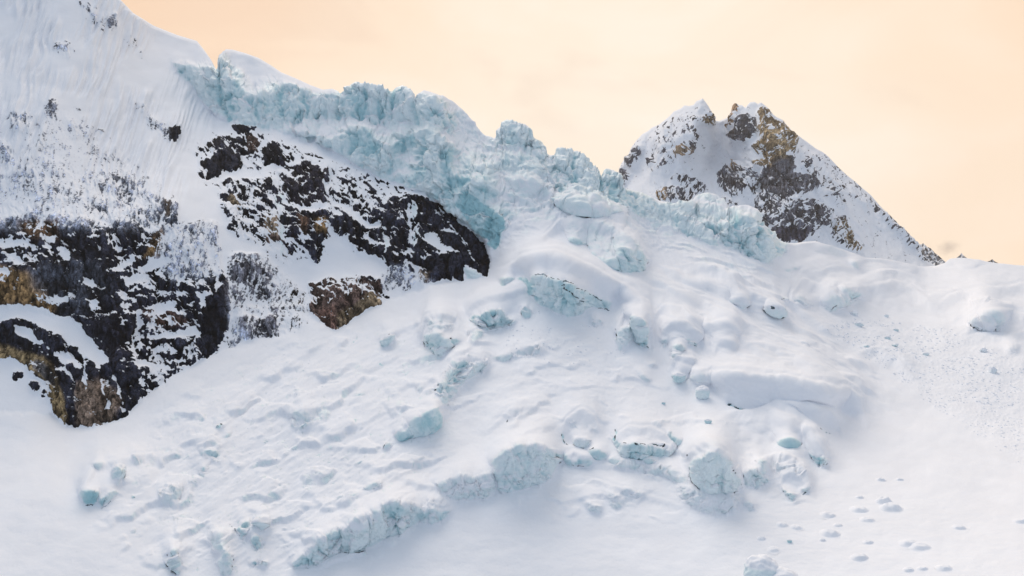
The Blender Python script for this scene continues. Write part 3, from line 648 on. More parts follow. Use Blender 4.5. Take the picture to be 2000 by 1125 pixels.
for pts, w in [([(797,400),(799,440),(804,496)], 8), ([(699,430),(720,438),(745,446)], 11), ([(707,461),(736,480),(750,482)], 6), ([(765,499),(795,495),(808,511)], 5), ([(838,453),(857,470),(870,486),(888,495)], 8), ([(820,507),(849,495),(880,499)], 4), ([(868,451),(892,462)], 4), ([(657,403),(686,411),(700,428)], 9), ([(630,360),(649,395),(657,424)], 7),
               ([(552,396),(590,407),(635,412)], 9), ([(524,386),(545,400),(549,478)], 7), ([(582,449),(592,458)], 6), ([(603,464),(608,479)], 7), ([(620,436),(632,455)], 4), ([(562,372),(599,361)], 3.5), ([(580,387),(622,382)], 3.5), ([(568,354),(592,345)], 3.5), ([(410,356),(478,334),(540,330),(585,314)], 10), ([(474,309),(507,338)], 5), ([(508,276),(508,322)], 5),
               ([(401,470),(415,515),(428,560)], 7), ([(262,655),(312,662),(392,650)], 13), ([(236,603),(268,590)], 5), ([(264,712),(300,716),(334,718)], 14), ([(449,545),(448,600),(450,668)], 6), ([(446,665),(420,705),(384,726)], 6), ([(465,597),(520,590)], 4.5), ([(484,618),(534,618)], 8), ([(336,500),(352,540),(350,580)], 5), ([(300,520),(380,560)], 4), ([(262,560),(330,575),(372,570)], 5), ([(180,690),(196,740),(214,800)], 5), ([(214,720),(232,760),(240,800)], 5), ([(900,470),(935,520)], 2.5), ([(870,430),(905,470),(925,505)], 2.5), ([(850,400),(880,425)], 3)]:
    ROCK(ribbon(pts, w), .05, 2)
ROCK([(22,730),(40,728),(42,742),(28,745)], .9, 3); ROCK([(58,745),(78,750),(80,764),(62,762)], .75, 3); ROCK([(82,765),(95,765),(92,780),(84,780)], .8, 3)
for p in [[(748,440),(756,440),(758,470),(756,512),(750,512),(750,470)], [(803,400),(816,402),(818,440),(814,500),(804,498),(808,450)], [(545,430),(556,432),(556,500),(546,500)], [(535,380),(556,380),(552,410),(536,405)]]:
    ROCK(p, .22, 3); S.paint(ice, p, .5, 3, 'max')
ICE([(907,522),(925,528),(940,545),(912,549)], .35, .8, 2, .8, .4); S.paint(rockd, [(906,520),(926,526),(945,548),(908,552)], 0, 2)
# rock colours
rcol += kindC[..., None] * (np.array((.22, .24, .28), np.float32) - rcol) * .85
TINT([(-20,515),(50,538),(88,552),(95,580),(112,600),(102,616),(50,597),(-20,596)], OCHRE, 6, .9); TINT([(-20,662),(35,684),(70,690),(96,705),(118,750),(132,800),(130,838),(100,822),(98,780),(80,742),(60,712),(30,702),(-20,706)], (.105,.076,.038), 4)
TINT([(70,700),(96,715),(112,750),(95,755),(75,725)], GREY, 4, .8)
TINT([(60,520),(190,510),(215,560),(170,620),(110,590),(60,560)], GREY, 12, .8); TINT([(150,750),(200,740),(240,780),(215,838),(150,838)], (.075,.055,.04), 6)
TINT([(290,490),(322,446),(320,472),(300,495),(262,512)], OCHRE, 3, .9); TINT([(320,385),(335,385),(335,420),(320,425)], OCHRE, 3, .8); TINT([(300,450),(320,440),(318,500),(290,505)], OCHRE, 4, .6)
TINT([(30,430),(120,432),(110,470),(60,465)], (.06,.035,.02), 6); TINT([(180,590),(260,600),(260,700),(220,720),(180,640)], DARK, 12, .7)
TINT([(270,610),(330,605),(380,640),(300,640)], (.04,.022,.015), 6, .8)
TINT([(480,264),(494,263),(508,287),(506,300),(485,292)], BROWN, 2); TINT([(612,425),(640,430),(638,460),(618,455)], OCHRE, 3, .9); TINT([(575,420),(600,425),(606,470),(590,465)], (.08,.045,.025), 4, .7)
TINT([(606,555),(640,545),(700,545),(745,555),(745,600),(655,655),(610,620)], BROWN, 5); TINT([(690,600),(720,574),(738,578),(742,600),(700,628),(655,652),(660,612)], TAN, 4); TINT([(620,610),(655,600),(655,650),(630,635)], (.07,.04,.03), 4, .8)
TINT([(812,535),(840,535),(838,553),(812,553)], TAN, 3, .7); TINT([(505,440),(550,430),(552,480),(520,480)], BROWN, 4); TINT([(445,385),(465,385),(465,418),(450,418)], TAN, 3); TINT([(515,425),(545,420),(545,460),(520,460)], (.12,.09,.06), 4)
TINT([(560,560),(600,570),(600,610),(575,605)], BROWN, 4); TINT([(440,480),(560,490),(600,640),(500,690),(440,600)], (.03,.024,.022), 10, .7); TINT([(640,430),(960,420),(960,550),(640,500)], (.010,.011,.0155), 10, .8); TINT([(540,320),(640,320),(640,410),(540,410)], (.015,.014,.018), 10, .8)

# ------------------------------------------------------------------ relief
pxn = X; pyn = Y
def uni(n, s=0.62):
    return 0.5 * (1 + np.tanh(n / s * 1.1))
l1 = fbm(*rot(S.WX, S.WY, 40, 34, 6.5), 5, 501, .58, ridged=True); l2 = fbm(*rot(S.WX, S.WY, 84, 34, 6.5), 5, 511, .58, ridged=True); l3 = fbm(*rot(S.WX, S.WY, 14, 32, 7), 5, 521, .58, ridged=True)
nA = fbm(*rot(S.WX, S.WY, 8, 30, 13), 6, 101, .56)
nB = fbm(*rot(S.WX, S.WY, 38, 30, 12), 6, 131, .56)
nB2 = fbm(*rot(S.WX, S.WY, -62, 26, 11), 5, 151, .6)
nC = .75 * fbm(*rot(S.WX, S.WY, 106, 70, 6), 5, 171, .66) + .65 * fbm(*rot(S.WX, S.WY, 96, 14, 5), 4, 175, .7) + .5 * fbm(X / 60, Y / 40, 3, 177)
n = (.62 * nA + .34 * l3 + .28 * l2) * (1 - kindB) + (0.42 * nB + 0.25 * nB2 + .48 * l1 + .26 * l2) * kindB
n = n * (1 - kindC) + nC * kindC
# ribs, ledges and cracks of the rock; snow lodges where a ledge tilts up
rib = fbm(*rot(S.WX, S.WY, 84, 44, 11), 6, 451, .62, ridged=True); strat = fbm(*rot(S.WX, S.WY, 36, 28, 8), 5, 471, .62, ridged=True)
r1, q1 = facets(*rot(S.WX, S.WY, 84, 2.4, 1), 24, 485, .7); r2, q2 = facets(*rot(S.WX, S.WY, 78, 2.6, 1), 9, 487, .8); r3, q3 = facets(*rot(S.WX, S.WY, 30, 2.0, 1), 14, 488, .9)
tall = fbm(*rot(S.WX, S.WY, 86, 80, 7), 4, 489, .55, ridged=True)
rockrel = 6.0 * r1 + 2.6 * r2 + (1.6 + 2.4 * kindB) * r3 - 1.0 * (1 - sstep(0, .08, q1)) + 1.8 * tall + 2.2 * rib + 1.6 * strat * (0.35 + kindB) + 7.0 * fbm(X / 75, Y / 60, 4, 481, .5)
def upslope(a, k):
    a = boxblur(a, k)
    return np.gradient(a, axis=1) / S.rstep
ledge = np.clip(-upslope(rockrel, 1) / .8, -1.3, 1.3)
n = n + 0.46 * ledge * (1 - .4 * kindC) + .05 * fbm(X / 3.2, Y / 3.2, 2, 499)
for wk in (kindC > .5, (kindC <= .5) & (kindB > .5), (kindC <= .5) & (kindB <= .5)):
    q = wk & (rockd > .1)
    n = np.where(wk, (n - n[q].mean()) / n[q].std(), n)
rockf = np.clip(rockd * 1.02 - .5 * (1 + np.tanh(.8 * n)) + 0.5, 0, 1)
rockf = np.where(kindC > .05, .5 + (rockf - .5) * (1 - .78 * kindC) - .012 * kindC, rockf)
rockf = np.where(rockd < 0.03, 0, rockf)
rockf *= sstep(0.3, 0.6, boxblur(gm, 1))
# thin dirt lines frozen into the ice and the dark slits under it
for pts, w in [([(1047,541),(1075,545),(1113,560),(1150,576),(1190,594)], 2.2), ([(1098,560),(1120,575),(1141,590)], 2.6), ([(1160,600),(1176,605),(1192,606)], 3), ([(1419,791),(1432,795),(1438,801),(1454,803)], 4), ([(1216,869),(1228,867),(1240,872),(1256,871),(1278,875),(1296,873)], 3), ([(161,984),(172,987),(181,987)], 4), ([(201,990),(210,988),(216,982)], 3), ([(255,967),(262,972),(267,972)], 4), ([(1523,868),(1534,881),(1546,881)], 3), ([(1588,838),(1604,845),(1622,850)], 3),
               ([(1204,848),(1202,862)], 4), ([(992,822),(989,830)], 3.5), ([(1556,876),(1574,888),(1590,902)], 2), ([(1568,970),(1578,965)], 3), ([(832,658),(843,690),(856,698)], 2), ([(1257,666),(1266,682)], 2.4), ([(1117,906),(1124,914),(1150,912)], 2.4), ([(1347,924),(1353,942),(1368,958)], 2.6), ([(740,677),(752,668),(766,660)], 2.4), ([(424,838),(434,832)], 4), ([(1094,852),(1100,866),(1109,873)], 2.4), ([(746,878),(756,868)], 3), ([(1155,882),(1160,880),(1170,884)], 2.6), ([(1340,672),(1350,680),(1357,682)], 2.2), ([(330,1095),(338,1080)], 3), ([(450,1020),(470,1050)], 2), ([(1498,616),(1513,630)], 2), ([(1516,597),(1530,594)], 2.4), ([(1622,607),(1628,598)], 2.4), ([(1896,648),(1910,649)], 2)]:
    w_, m_ = S.mask(ribbon(pts, w * .8), 0)
    m_ = m_ * sstep(-.35, .1, noise(X[w_] / 7, Y[w_] / 7, 605))
    rockf[w_] = np.maximum(rockf[w_], m_ * .8); rcol[w_] = rcol[w_] * (1 - m_[..., None]) + np.array((.09, .12, .13), np.float32) * m_[..., None]
rk = sstep(0.46, 0.56, rockf)

# every block of rock has its own shade, joints between blocks are dark
rcol *= (np.clip(1 + 1.1 * r1 + 1.3 * r2 + .5 * r3, .35, 2.4) * (1 - .55 * (1 - sstep(0, .07, q1))) * (1 - .4 * (1 - sstep(0, .08, q2))))[..., None]
# walls are steep, what lies between them is not: climb every column from the bottom up
st = np.maximum(steep, 0.55 * rk) * (1 - smooth)
st = boxblur(st, 1)
h = np.zeros(X.shape, np.float32)
dl = np.diff(logD, axis=1); dy = -np.diff(Y, axis=1)
def side(a, k):
    c = np.cumsum(np.pad(a, (k + 1, k), mode='edge'), dtype=np.float64)
    return ((c[2 * k + 1:] - c[:-2 * k - 1]) / (2 * k + 1)).astype(np.float32)
for j in range(1, X.shape[1]):
    L_ = 26.0 + 22 * (Y[:, j] > 560)
    c = np.clip(st[:, j], 0, 1)
    dec = np.exp(-dy[:, j - 1] / L_ * (1 - c))
    hp = h[:, j - 1] * dec
    hp = hp * c + side(hp, 3) * (1 - c)
    h[:, j] = hp + st[:, j] * np.clip(dl[:, j - 1], 0, 0.02)
h = boxblur(h, 1)
fac_all = np.zeros(X.shape, np.float32)
ro = boxblur(rough, 2)
f1, e1 = facets(*rot(S.WX, S.WY, 4, .62, 1.0), 34, 201, .8); f2, e2 = facets(*rot(S.WX + 7 * f1, S.WY, -6, .60, 1.0), 17, 221, .9); f3, e3 = facets(*rot(S.WX, S.WY, 8, .7, 1), 7.5, 241)
frac = 9.0 * f1 + 4.2 * f2 + 1.0 * f3 - 1.8 * (1 - sstep(0, .10, e2)) - 2.6 * (1 - sstep(0, .07, e1)) + 2.2 * fbm(X / 34, Y / 18, 4, 261, .5, ridged=True)
relief = bump.copy()
vary = .55 + .75 * sstep(-.35, .45, fbm(X / 70, Y / 55, 2, 265))
col_ = fbm(*rot(S.WX, S.WY, 82, 60, 9), 4, 267, .55, ridged=True)
f0, e0 = facets(*rot(S.WX, S.WY, 10, .8, 1.1), 60, 269, .7)
frac = frac * vary + 3.2 * col_ * (1.4 - vary) + 11 * f0 * sstep(.55, .85, ro)
flu = noise((X + .12 * Y) / 9, Y / 46, 273) + .6 * noise((X + .12 * Y) / 4.2, Y / 30, 275)
upper = sstep(430, 330, Y + .12 * (1000 - X))
relief += ro * (frac * (1.5 - .2 * upper) + 3.0 * upper * flu)
snowy = (1 - rk) * (1 - 0.7 * np.clip(ro * 1.5, 0, 1))
relief += snowy * (2.4 * fbm(X / 110, Y / 60, 3, 301) + 0.5 * fbm(X / 34, Y / 18, 3, 311))
# bands of broken ledges arching across the glacier: a gentle tread, a sharp lip, a steep face
xx = X - 1140
arch = np.where(xx < 0, -.40 * xx, .27 * xx) * (1 - np.exp(-(xx / 140.0) ** 2))
phi = Y - arch + 26 * fbm(X / 120, Y / 90, 3, 531) + 6 * fbm(X / 24, Y / 20, 3, 533)
zt = np.zeros(X.shape, np.float32)
S.paint(zt, [(380,780),(560,690),(720,640),(860,620),(960,660),(940,760),(880,840),(860,960),(760,1090),(560,1125),(300,1125),(180,1000),(220,900)], .8, 40); S.paint(zt, [(960,680),(1200,640),(1280,760),(1500,840),(1600,900),(1570,990),(1400,1010),(1250,1010),(1000,1020),(960,800)], .45, 40)
zt *= 1 - .6 * np.clip(steep, 0, 1)
ledge_face = np.zeros(X.shape, np.float32)
for per, amp, th, sd in ((66.0, 12.0, .02, 541), (30.0, 3.2, .26, 551), (12.0, .8, .30, 561)):
    q = phi / per + .5 * noise(X / (per * 2.2), Y / (per * 2.2), sd)
    fr = q - np.floor(q)
    on = sstep(th, th + .35, fbm(X / (per * 1.5), Y / (per * .9), 3, sd + 1) + .10 * (per > 50)) * zt
    prof = np.where(fr < .82, fr / .82, 1 - sstep(.82, .98, fr))
    relief += amp * on * prof
    ledge_face += on * sstep(.82, .86, fr) * (1 - sstep(.94, .99, fr)) * (1.0 if per > 20 else .5)
ib = np.clip(ledge_face, 0, 1) * sstep(-.25, .35, fbm(X / 46, Y / 34, 4, 571))
ice = np.maximum(ice, .60 * ib); deep = np.maximum(deep, .26 * ib)
relief += ib * (2.2 * facets(S.WX, S.WY, 12, 575)[0] + 1.2 * facets(S.WX, S.WY, 5, 577)[0])
zi = np.zeros(X.shape, np.float32); S.paint(zi, [(960,500),(1000,350),(1090,345),(1240,400),(1330,440),(1300,500),(1180,450),(1060,450)], 1, 24)
relief += zi * (3.2 * facets(*rot(S.WX, S.WY, 20, 1.6, 1), 18, 581)[0] + 2.5 * fbm(X / 26, Y / 16, 4, 583, ridged=True)); ice = np.maximum(ice, zi * sstep(.0, .5, fbm(X / 30, Y / 16, 4, 585)) * .42)
# crests drawn out by the flow: a rounded lip, a steeper side below it, a long tail of snow behind
def CREST(pts, H, w, back=55):
    p = np.asarray(pts, float); p = p[np.argsort(p[:, 0])]
    x0, x1 = p[0, 0], p[-1, 0]
    px_ = S.px; t = np.clip((px_ - x0) / (x1 - x0), 0, 1)
    yc = np.interp(px_, p[:, 0], p[:, 1])
    k_ = max(1, int(5 / S.step)); yc = boxblur(yc[:, None], k_)[:, 0]
    end = np.minimum(.25 * (x1 - x0), 42)
    tp_ = sstep(x0 - end, x0 + end, px_) * (1 - sstep(x1 - end, x1 + end, px_))
    c = np.nonzero(tp_ > 0)[0]
    if len(c) == 0: return
    sl = slice(c[0], c[-1] + 1)
    d = (S.Y[sl] + 2.2 * noise(S.X[sl] / 22, S.Y[sl] / 18, 601) + 1.0 * noise(S.X[sl] / 8, S.Y[sl] / 8, 603)) - yc[sl, None]
    f = np.where(d < 0, np.exp(d / back), 1 - sstep(0, w, d))
    lip = 1 - .25 * np.exp(-(d / 4.0) ** 2)
    relief[sl] += 1.2 * H * tp_[sl, None] * f * lip
for pts, H, w in [
 ([(1057,473),(1088,442),(1120,439),(1182,453),(1220,473),(1257,508)], 13, 22), ([(1000,522),(1033,508),(1085,505),(1140,529),(1189,553),(1241,580),(1250,592)], 15, 30), ([(1220,552),(1286,574),(1370,588),(1404,612),(1457,640),(1509,668),(1599,724)], 8, 30),
 ([(1328,522),(1370,529),(1432,567),(1453,595)], 10, 22), ([(1453,578),(1492,595),(1514,626)], 9, 18), ([(1273,614),(1293,602),(1328,609),(1359,647)], 8, 18), ([(1293,654),(1311,635),(1335,640),(1363,668),(1384,689)], 11, 18), ([(1366,650),(1405,637),(1432,647),(1440,668)], 10, 18),
 ([(1436,668),(1474,692),(1544,720),(1599,755)], 7, 24), ([(1352,741),(1394,734),(1439,738),(1509,755),(1578,769),(1640,770),(1665,783),(1690,812)], 18, 34), ([(1487,800),(1560,800),(1613,807),(1635,822),(1643,842)], 11, 20), ([(1428,805),(1482,805),(1545,823),(1581,845),(1613,899)], 11, 28),
 ([(1482,841),(1523,863)], 6, 12), ([(1343,897),(1379,868),(1410,881),(1430,920),(1444,958)], 10, 10), ([(1206,852),(1230,839),(1275,841),(1316,868)], 10, 18), ([(1096,838),(1136,805),(1159,823),(1170,839)], 10, 26), ([(965,904),(1006,877),(1051,868),(1087,881)], 9, 9), ([(1509,886),(1545,899),(1581,944)], 9, 18), ([(1523,946),(1541,924),(1563,935),(1583,964)], 8, 9),
 ([(577,1097),(625,1054),(685,1034),(700,1015),(731,996),(762,984),(810,986)], 6, 8), ([(853,952),(899,931),(929,937),(962,922)], 6, 9), ([(380,900),(430,838),(500,770),(560,720),(600,690),(640,665)], 4, 9), ([(158,965),(192,910),(240,903),(300,888)], 9, 16), ([(774,852),(800,830),(830,817),(855,794)], 7, 6), ([(857,770),(869,742),(887,706),(918,698),(956,712)], 9, 9), ([(828,655),(836,624),(870,618),(896,640)], 10, 10), ([(912,612),(940,592),(1000,574),(1032,560)], 9, 14), ([(1204,648),(1220,618),(1245,606),(1266,622),(1272,680)], 9, 12),
 ([(1310,720),(1325,700),(1345,703),(1358,730)], 8, 12), ([(1397,692),(1412,672),(1430,680)], 6, 12),
 ([(1652,519),(1690,509),(1749,518)], 4, 10), ([(1705,539),(1743,532),(1790,545)], 6, 18), ([(1682,566),(1743,554),(1773,561),(1817,592)], 8, 26), ([(1831,595),(1870,575),(1910,569),(2000,560),(2100,566)], 7, 26), ([(1890,642),(1922,618),(1957,614),(2000,622),(2080,630)], 11, 22), ([(1884,657),(1925,650),(1981,653),(2020,640)], 7, 22), ([(1682,686),(1711,680),(1743,701),(1785,733)], 9, 20), ([(1600,592),(1630,576),(1660,566),(1682,578)], 8, 12), ([(1540,585),(1560,545),(1600,560),(1640,590)], 7, 26), ([(1590,535),(1640,522),(1700,530)], 5, 16), ([(1520,600),(1500,560),(1545,545)], 5, 20),
 ([(994,370),(1026,350),(1046,372),(1070,394),(1110,416),(1150,424),(1222,442)], 11, 16), ([(1100,414),(1170,424),(1215,440)], 8, 14), ([(1325,412),(1365,416),(1420,420),(1455,406),(1490,436)], 7, 10), ([(1316,422),(1345,445),(1395,466)], 7, 9),
 ([(300,800),(360,770),(420,735),(480,700)], 3, 12), ([(600,760),(650,735),(720,720),(780,690)], 5, 12), ([(560,800),(610,770),(680,765)], 5, 14), ([(680,985),(740,950),(800,920),(850,880)], 5, 10), ([(640,860),(700,830),(760,800)], 4, 10), ([(1085,892),(1150,905),(1200,912),(1260,912),(1345,935)], 7, 14), ([(1150,930),(1200,950),(1260,965),(1330,985)], 6, 18), ([(480,870),(560,840),(640,830)], 4, 14), ([(980,760),(1050,740),(1110,760)], 5, 18), ([(1000,700),(1040,684),(1080,690)], 5, 12), ([(950,840),(1000,805),(1060,800)], 6, 16)]:
    CREST(pts, H, w)
# long ridges of snow trailing down to the right
zq = np.zeros(X.shape, np.float32); S.paint(zq, [(1250,540),(1340,500),(1500,550),(1620,640),(1760,770),(1720,830),(1600,770),(1480,730),(1360,700),(1300,640)], 1, 50)
zq2 = np.zeros(X.shape, np.float32); S.paint(zq2, [(900,240),(1060,300),(1220,400),(1420,480),(1540,560),(1400,560),(1250,470),(1100,430),(1000,420),(960,340)], 1, 40)
for ang, per, amp, zz, sd in ((27, 36.0, 9.0, zq, 661), (24, 15.0, 1.8, zq, 671), (22, 30.0, 9.0, zq2, 681), (18, 13.0, 4.0, zq2, 691)):
    a_ = math.radians(ang); q = (-X * math.sin(a_) + Y * math.cos(a_) + .55 * per * fbm(X / (per * 4), Y / (per * 3), 3, sd)) / per
    fr = q - np.floor(q)
    on = sstep(-.15, .3, fbm(*rot(X, Y, ang, per * 5, per * 1.6), 2, sd + 1)) * zz
    relief += amp * on * np.where(fr < .72, fr / .72, 1 - sstep(.72, 1.0, fr))
    if per == 30.0: ice = np.maximum(ice, .55 * on * sstep(.72, .8, fr) * (1 - sstep(.9, 1, fr)) * sstep(-.3, .3, fbm(X / 26, Y / 20, 3, sd + 2)))
ice = np.maximum(ice, .30 * zq2 * (.7 + .6 * fbm(X / 40, Y / 26, 3, 697)))
# wind and flow lines on the lower glacier
zl = np.zeros(X.shape, np.float32); S.paint(zl, [(300,800),(480,700),(700,650),(860,640),(900,800),(800,980),(560,1120),(300,1125),(300,950)], 1, 60)
relief += zl * (2.6 * fbm(*rot(X, Y, -32, 90, 26), 4, 321, .55) + 1.0 * fbm(*rot(X, Y, -32, 30, 9), 3, 331) - 1.0 * np.clip(fbm(*rot(S.WX, S.WY, -30, 46, 14), 3, 341, ridged=True), 0.55, 2))
# thin wind-cut edges and rimed scraps on the packed snow
for ang, q1_, q2_, sd in ((-34, 60, 15, 611), (-8, 46, 12, 621), (62, 50, 16, 631)):
    v_ = noise(*rot(S.WX + 5 * noise(X / 14, Y / 14, sd + 3), S.WY, ang, q1_, q2_), sd)
    ln_ = (1 - sstep(0, .085, np.abs(v_))) * sstep(.12, .4, fbm(X / 60, Y / 40, 3, sd + 1)) * sstep(-.1, .3, noise(X / 9, Y / 9, sd + 2)) * np.clip(zl + .5 * zt, 0, 1)
    relief -= 1.3 * ln_; ice = np.maximum(ice, .62 * ln_); deep = np.maximum(deep, .5 * ln_)
sc_ = sstep(.42, .75, fbm(X / 48, Y / 30, 3, 641)) * zl
ice = np.maximum(ice, sc_ * np.clip(.30 + .45 * fbm(X / 6, Y / 5, 3, 643), 0, .7)); relief += sc_ * .8 * fbm(X / 7, Y / 5, 3, 645)
zr = np.zeros(X.shape, np.float32); S.paint(zr, [(1280,540),(1450,560),(1620,640),(1760,780),(1700,860),(1560,860),(1400,780),(1300,700)], 1, 60)
relief += zr * (3.4 * fbm(*rot(X, Y, 26, 190, 24), 3, 351) + 0.4 * fbm(*rot(X, Y, 24, 40, 9), 3, 361))
zm = np.zeros(X.shape, np.float32); S.paint(zm, [(860,680),(1100,620),(1250,700),(1300,820),(1100,800),(900,860)], 1, 50)
relief += zm * (1.6 * fbm(X / 40, Y / 26, 4, 371) + 1.2 * np.clip(noise(X / 17, Y / 10, 381), 0.1, 1))
# flutes
zf = np.zeros(X.shape, np.float32); S.paint(zf, [(-300,-300),(240,0),(330,130),(420,230),(400,330),(330,380),(200,330),(-300,430)], 1, 30)
lin = X + 0.30 * Y
relief += zf * (1 - rk) * 1.35 * (5.5 * noise(lin / 10 + 1.2 * noise(X / 60, Y / 60, 391), Y / 120, 392) + 3.2 * noise(lin / 4.6, Y / 80, 393) + 4 * fbm(*rot(X, Y, 105, 120, 34), 3, 395)) * sstep(-.45, .2, noise(X / 90, Y / 90, 394))
zs = np.zeros(X.shape, np.float32); S.paint(zs, [(1160,400),(1300,430),(1400,480),(1520,560),(1480,600),(1340,550),(1240,480)], 1, 20)
zs2 = zs.copy(); S.paint(zs2, [(860,640),(700,240),(780,240),(830,260)], .0, 10); S.paint(zs2, [(1090,450),(1250,500),(1200,540),(1130,500)], 1, 10, 'max'); S.paint(zs2, [(690,240),(830,236),(820,262),(700,262)], .8, 8, 'max')
relief += zs2 * (0.9 * noise((X - .45 * Y) / 6, Y / 60, 401) + 0.6 * noise((X - .45 * Y) / 3.2, Y / 40, 402))
# broken avalanche snow on the right
zd = np.zeros(X.shape, np.float32); S.paint(zd, [(1560,625),(1700,628),(1880,640),(1960,690),(2300,700),(2300,930),(2000,910),(1900,840),(1820,790),(1740,720),(1640,670)], 1, 26)
relief += zd * (1.0 * np.clip(fbm(X / 8, Y / 4.5, 4, 411, .65), -.25, 1.6) + 0.8 * fbm(X / 40, Y / 16, 3, 421))
zc = np.zeros(X.shape, np.float32); S.paint(zc, [(1380,970),(1620,940),(1900,980),(2040,1100),(1900,1130),(1400,1130)], 1, 60)
relief += zc * 0.7 * fbm(X / 36, Y / 10, 3, 431)
# rock; the snow on it lies a little proud
rz = boxblur(sstep(.05, .5, rockd), 3) * gm
relief += rz * (rockrel + 1.2 * (1 - rk)) + rk * .8 * fbm(X / 4.5, Y / 14, 3, 491)
# wind-packed snow sits on every ledge of the ice, the overhanging sides are bare
iup = np.clip(upslope(ro * frac, 1) / .55, -1, 1)
ice = np.clip(ice + np.clip(ice * 2.2, 0, 1) * (.36 * iup - .05 + .20 * fbm(X / 26, Y / 16, 4, 495)), 0, 1.1)
deep = np.clip(deep + np.clip(ice * 1.5, 0, 1) * (.16 * iup + .20 * fbm(X / 22, Y / 30, 4, 497) - .24 * np.clip(frac / 6, -1.5, 1.5)), 0, 1.4)
# round the crest over
tp = S.top[:, None]
cr = np.clip(1 - (Y - tp) / 7.0, 0, 1)
logD = logD - h + 0.012 * cr ** 2
D0 = np.exp(logD).astype(np.float32)
fade = sstep(0, 5, Y - tp)
P = unproject(X, Y, D0)
N0 = grid_normals(boxblur(P[..., 0], 3)[..., None] * np.array([1, 0, 0], np.float32) + boxblur(P[..., 1], 3)[..., None] * np.array([0, 1, 0], np.float32) + boxblur(P[..., 2], 3)[..., None] * np.array([0, 0, 1], np.float32))
# relief is measured in survey pixels; push it out level with the ground rather than along the line of sight
P = P + N0 * (relief * (D0 / FPX) * fade)[..., None] * 0.85
NR = P.shape[1]
S_NEAR = S
def surface_at(px, py):
    S = S_NEAR
    i = int(round((px - S.px[0]) / S.step)); i = min(max(i, 0), len(S.px) - 1)
    j = int(np.argmin(np.abs(S.Y[i] - py)))
    return P[i, j].astype(float), N0[i, j].astype(float)
# the far side of the crest falls away behind
back = []
for k, (dd, drop) in enumerate([(6, .5), (18, 3), (45, 14), (110, 50), (260, 160)]):
    q = P[:, -1].copy(); rad = q / np.linalg.norm(q, axis=1, keepdims=True)
    q = q + np.stack([rad[:, 0] * dd, np.ones(len(q)) * dd, -np.ones(len(q)) * drop + np.maximum(0, rad[:, 2]) * dd * .6], 1)
    back.append(q)
P = np.concatenate([P, np.stack(back, 1).astype(np.float32)], 1)
nb = len(back)
Nn = grid_normals(P)
def ext(a): return np.concatenate([a] + [a[:, -1:]] * nb, 1)
MAT = np.stack([ext(rockf), ext(np.clip(ice, 0, 1.1)), ext(np.clip(deep, 0, 1.3))], -1).reshape(-1, 3)
RC = np.concatenate([rcol] + [rcol[:, -1:]] * nb, 1).reshape(-1, 3)
V = P.reshape(-1, 3); NV = Nn.reshape(-1, 3)
ncol, nrow = P.shape[:2]
ii = (np.arange(ncol - 1)[:, None] * nrow + np.arange(nrow - 1)[None]).astype(np.int32)
FACES = np.stack([ii, ii + nrow, ii + nrow + 1, ii + 1], -1)          # (ncol-1, nrow-1, 4)
owner = np.zeros(FACES.shape[:2], np.int16)
def face_xy():
    fx = ext(S.WX)[:-1, :-1]; fy = ext(S.WY)[:-1, :-1]
    return fx, fy
FXw, FYw = face_xy()
gmf = ext(gm)[:-1, :-1] > .5
owner[gmf] = 1
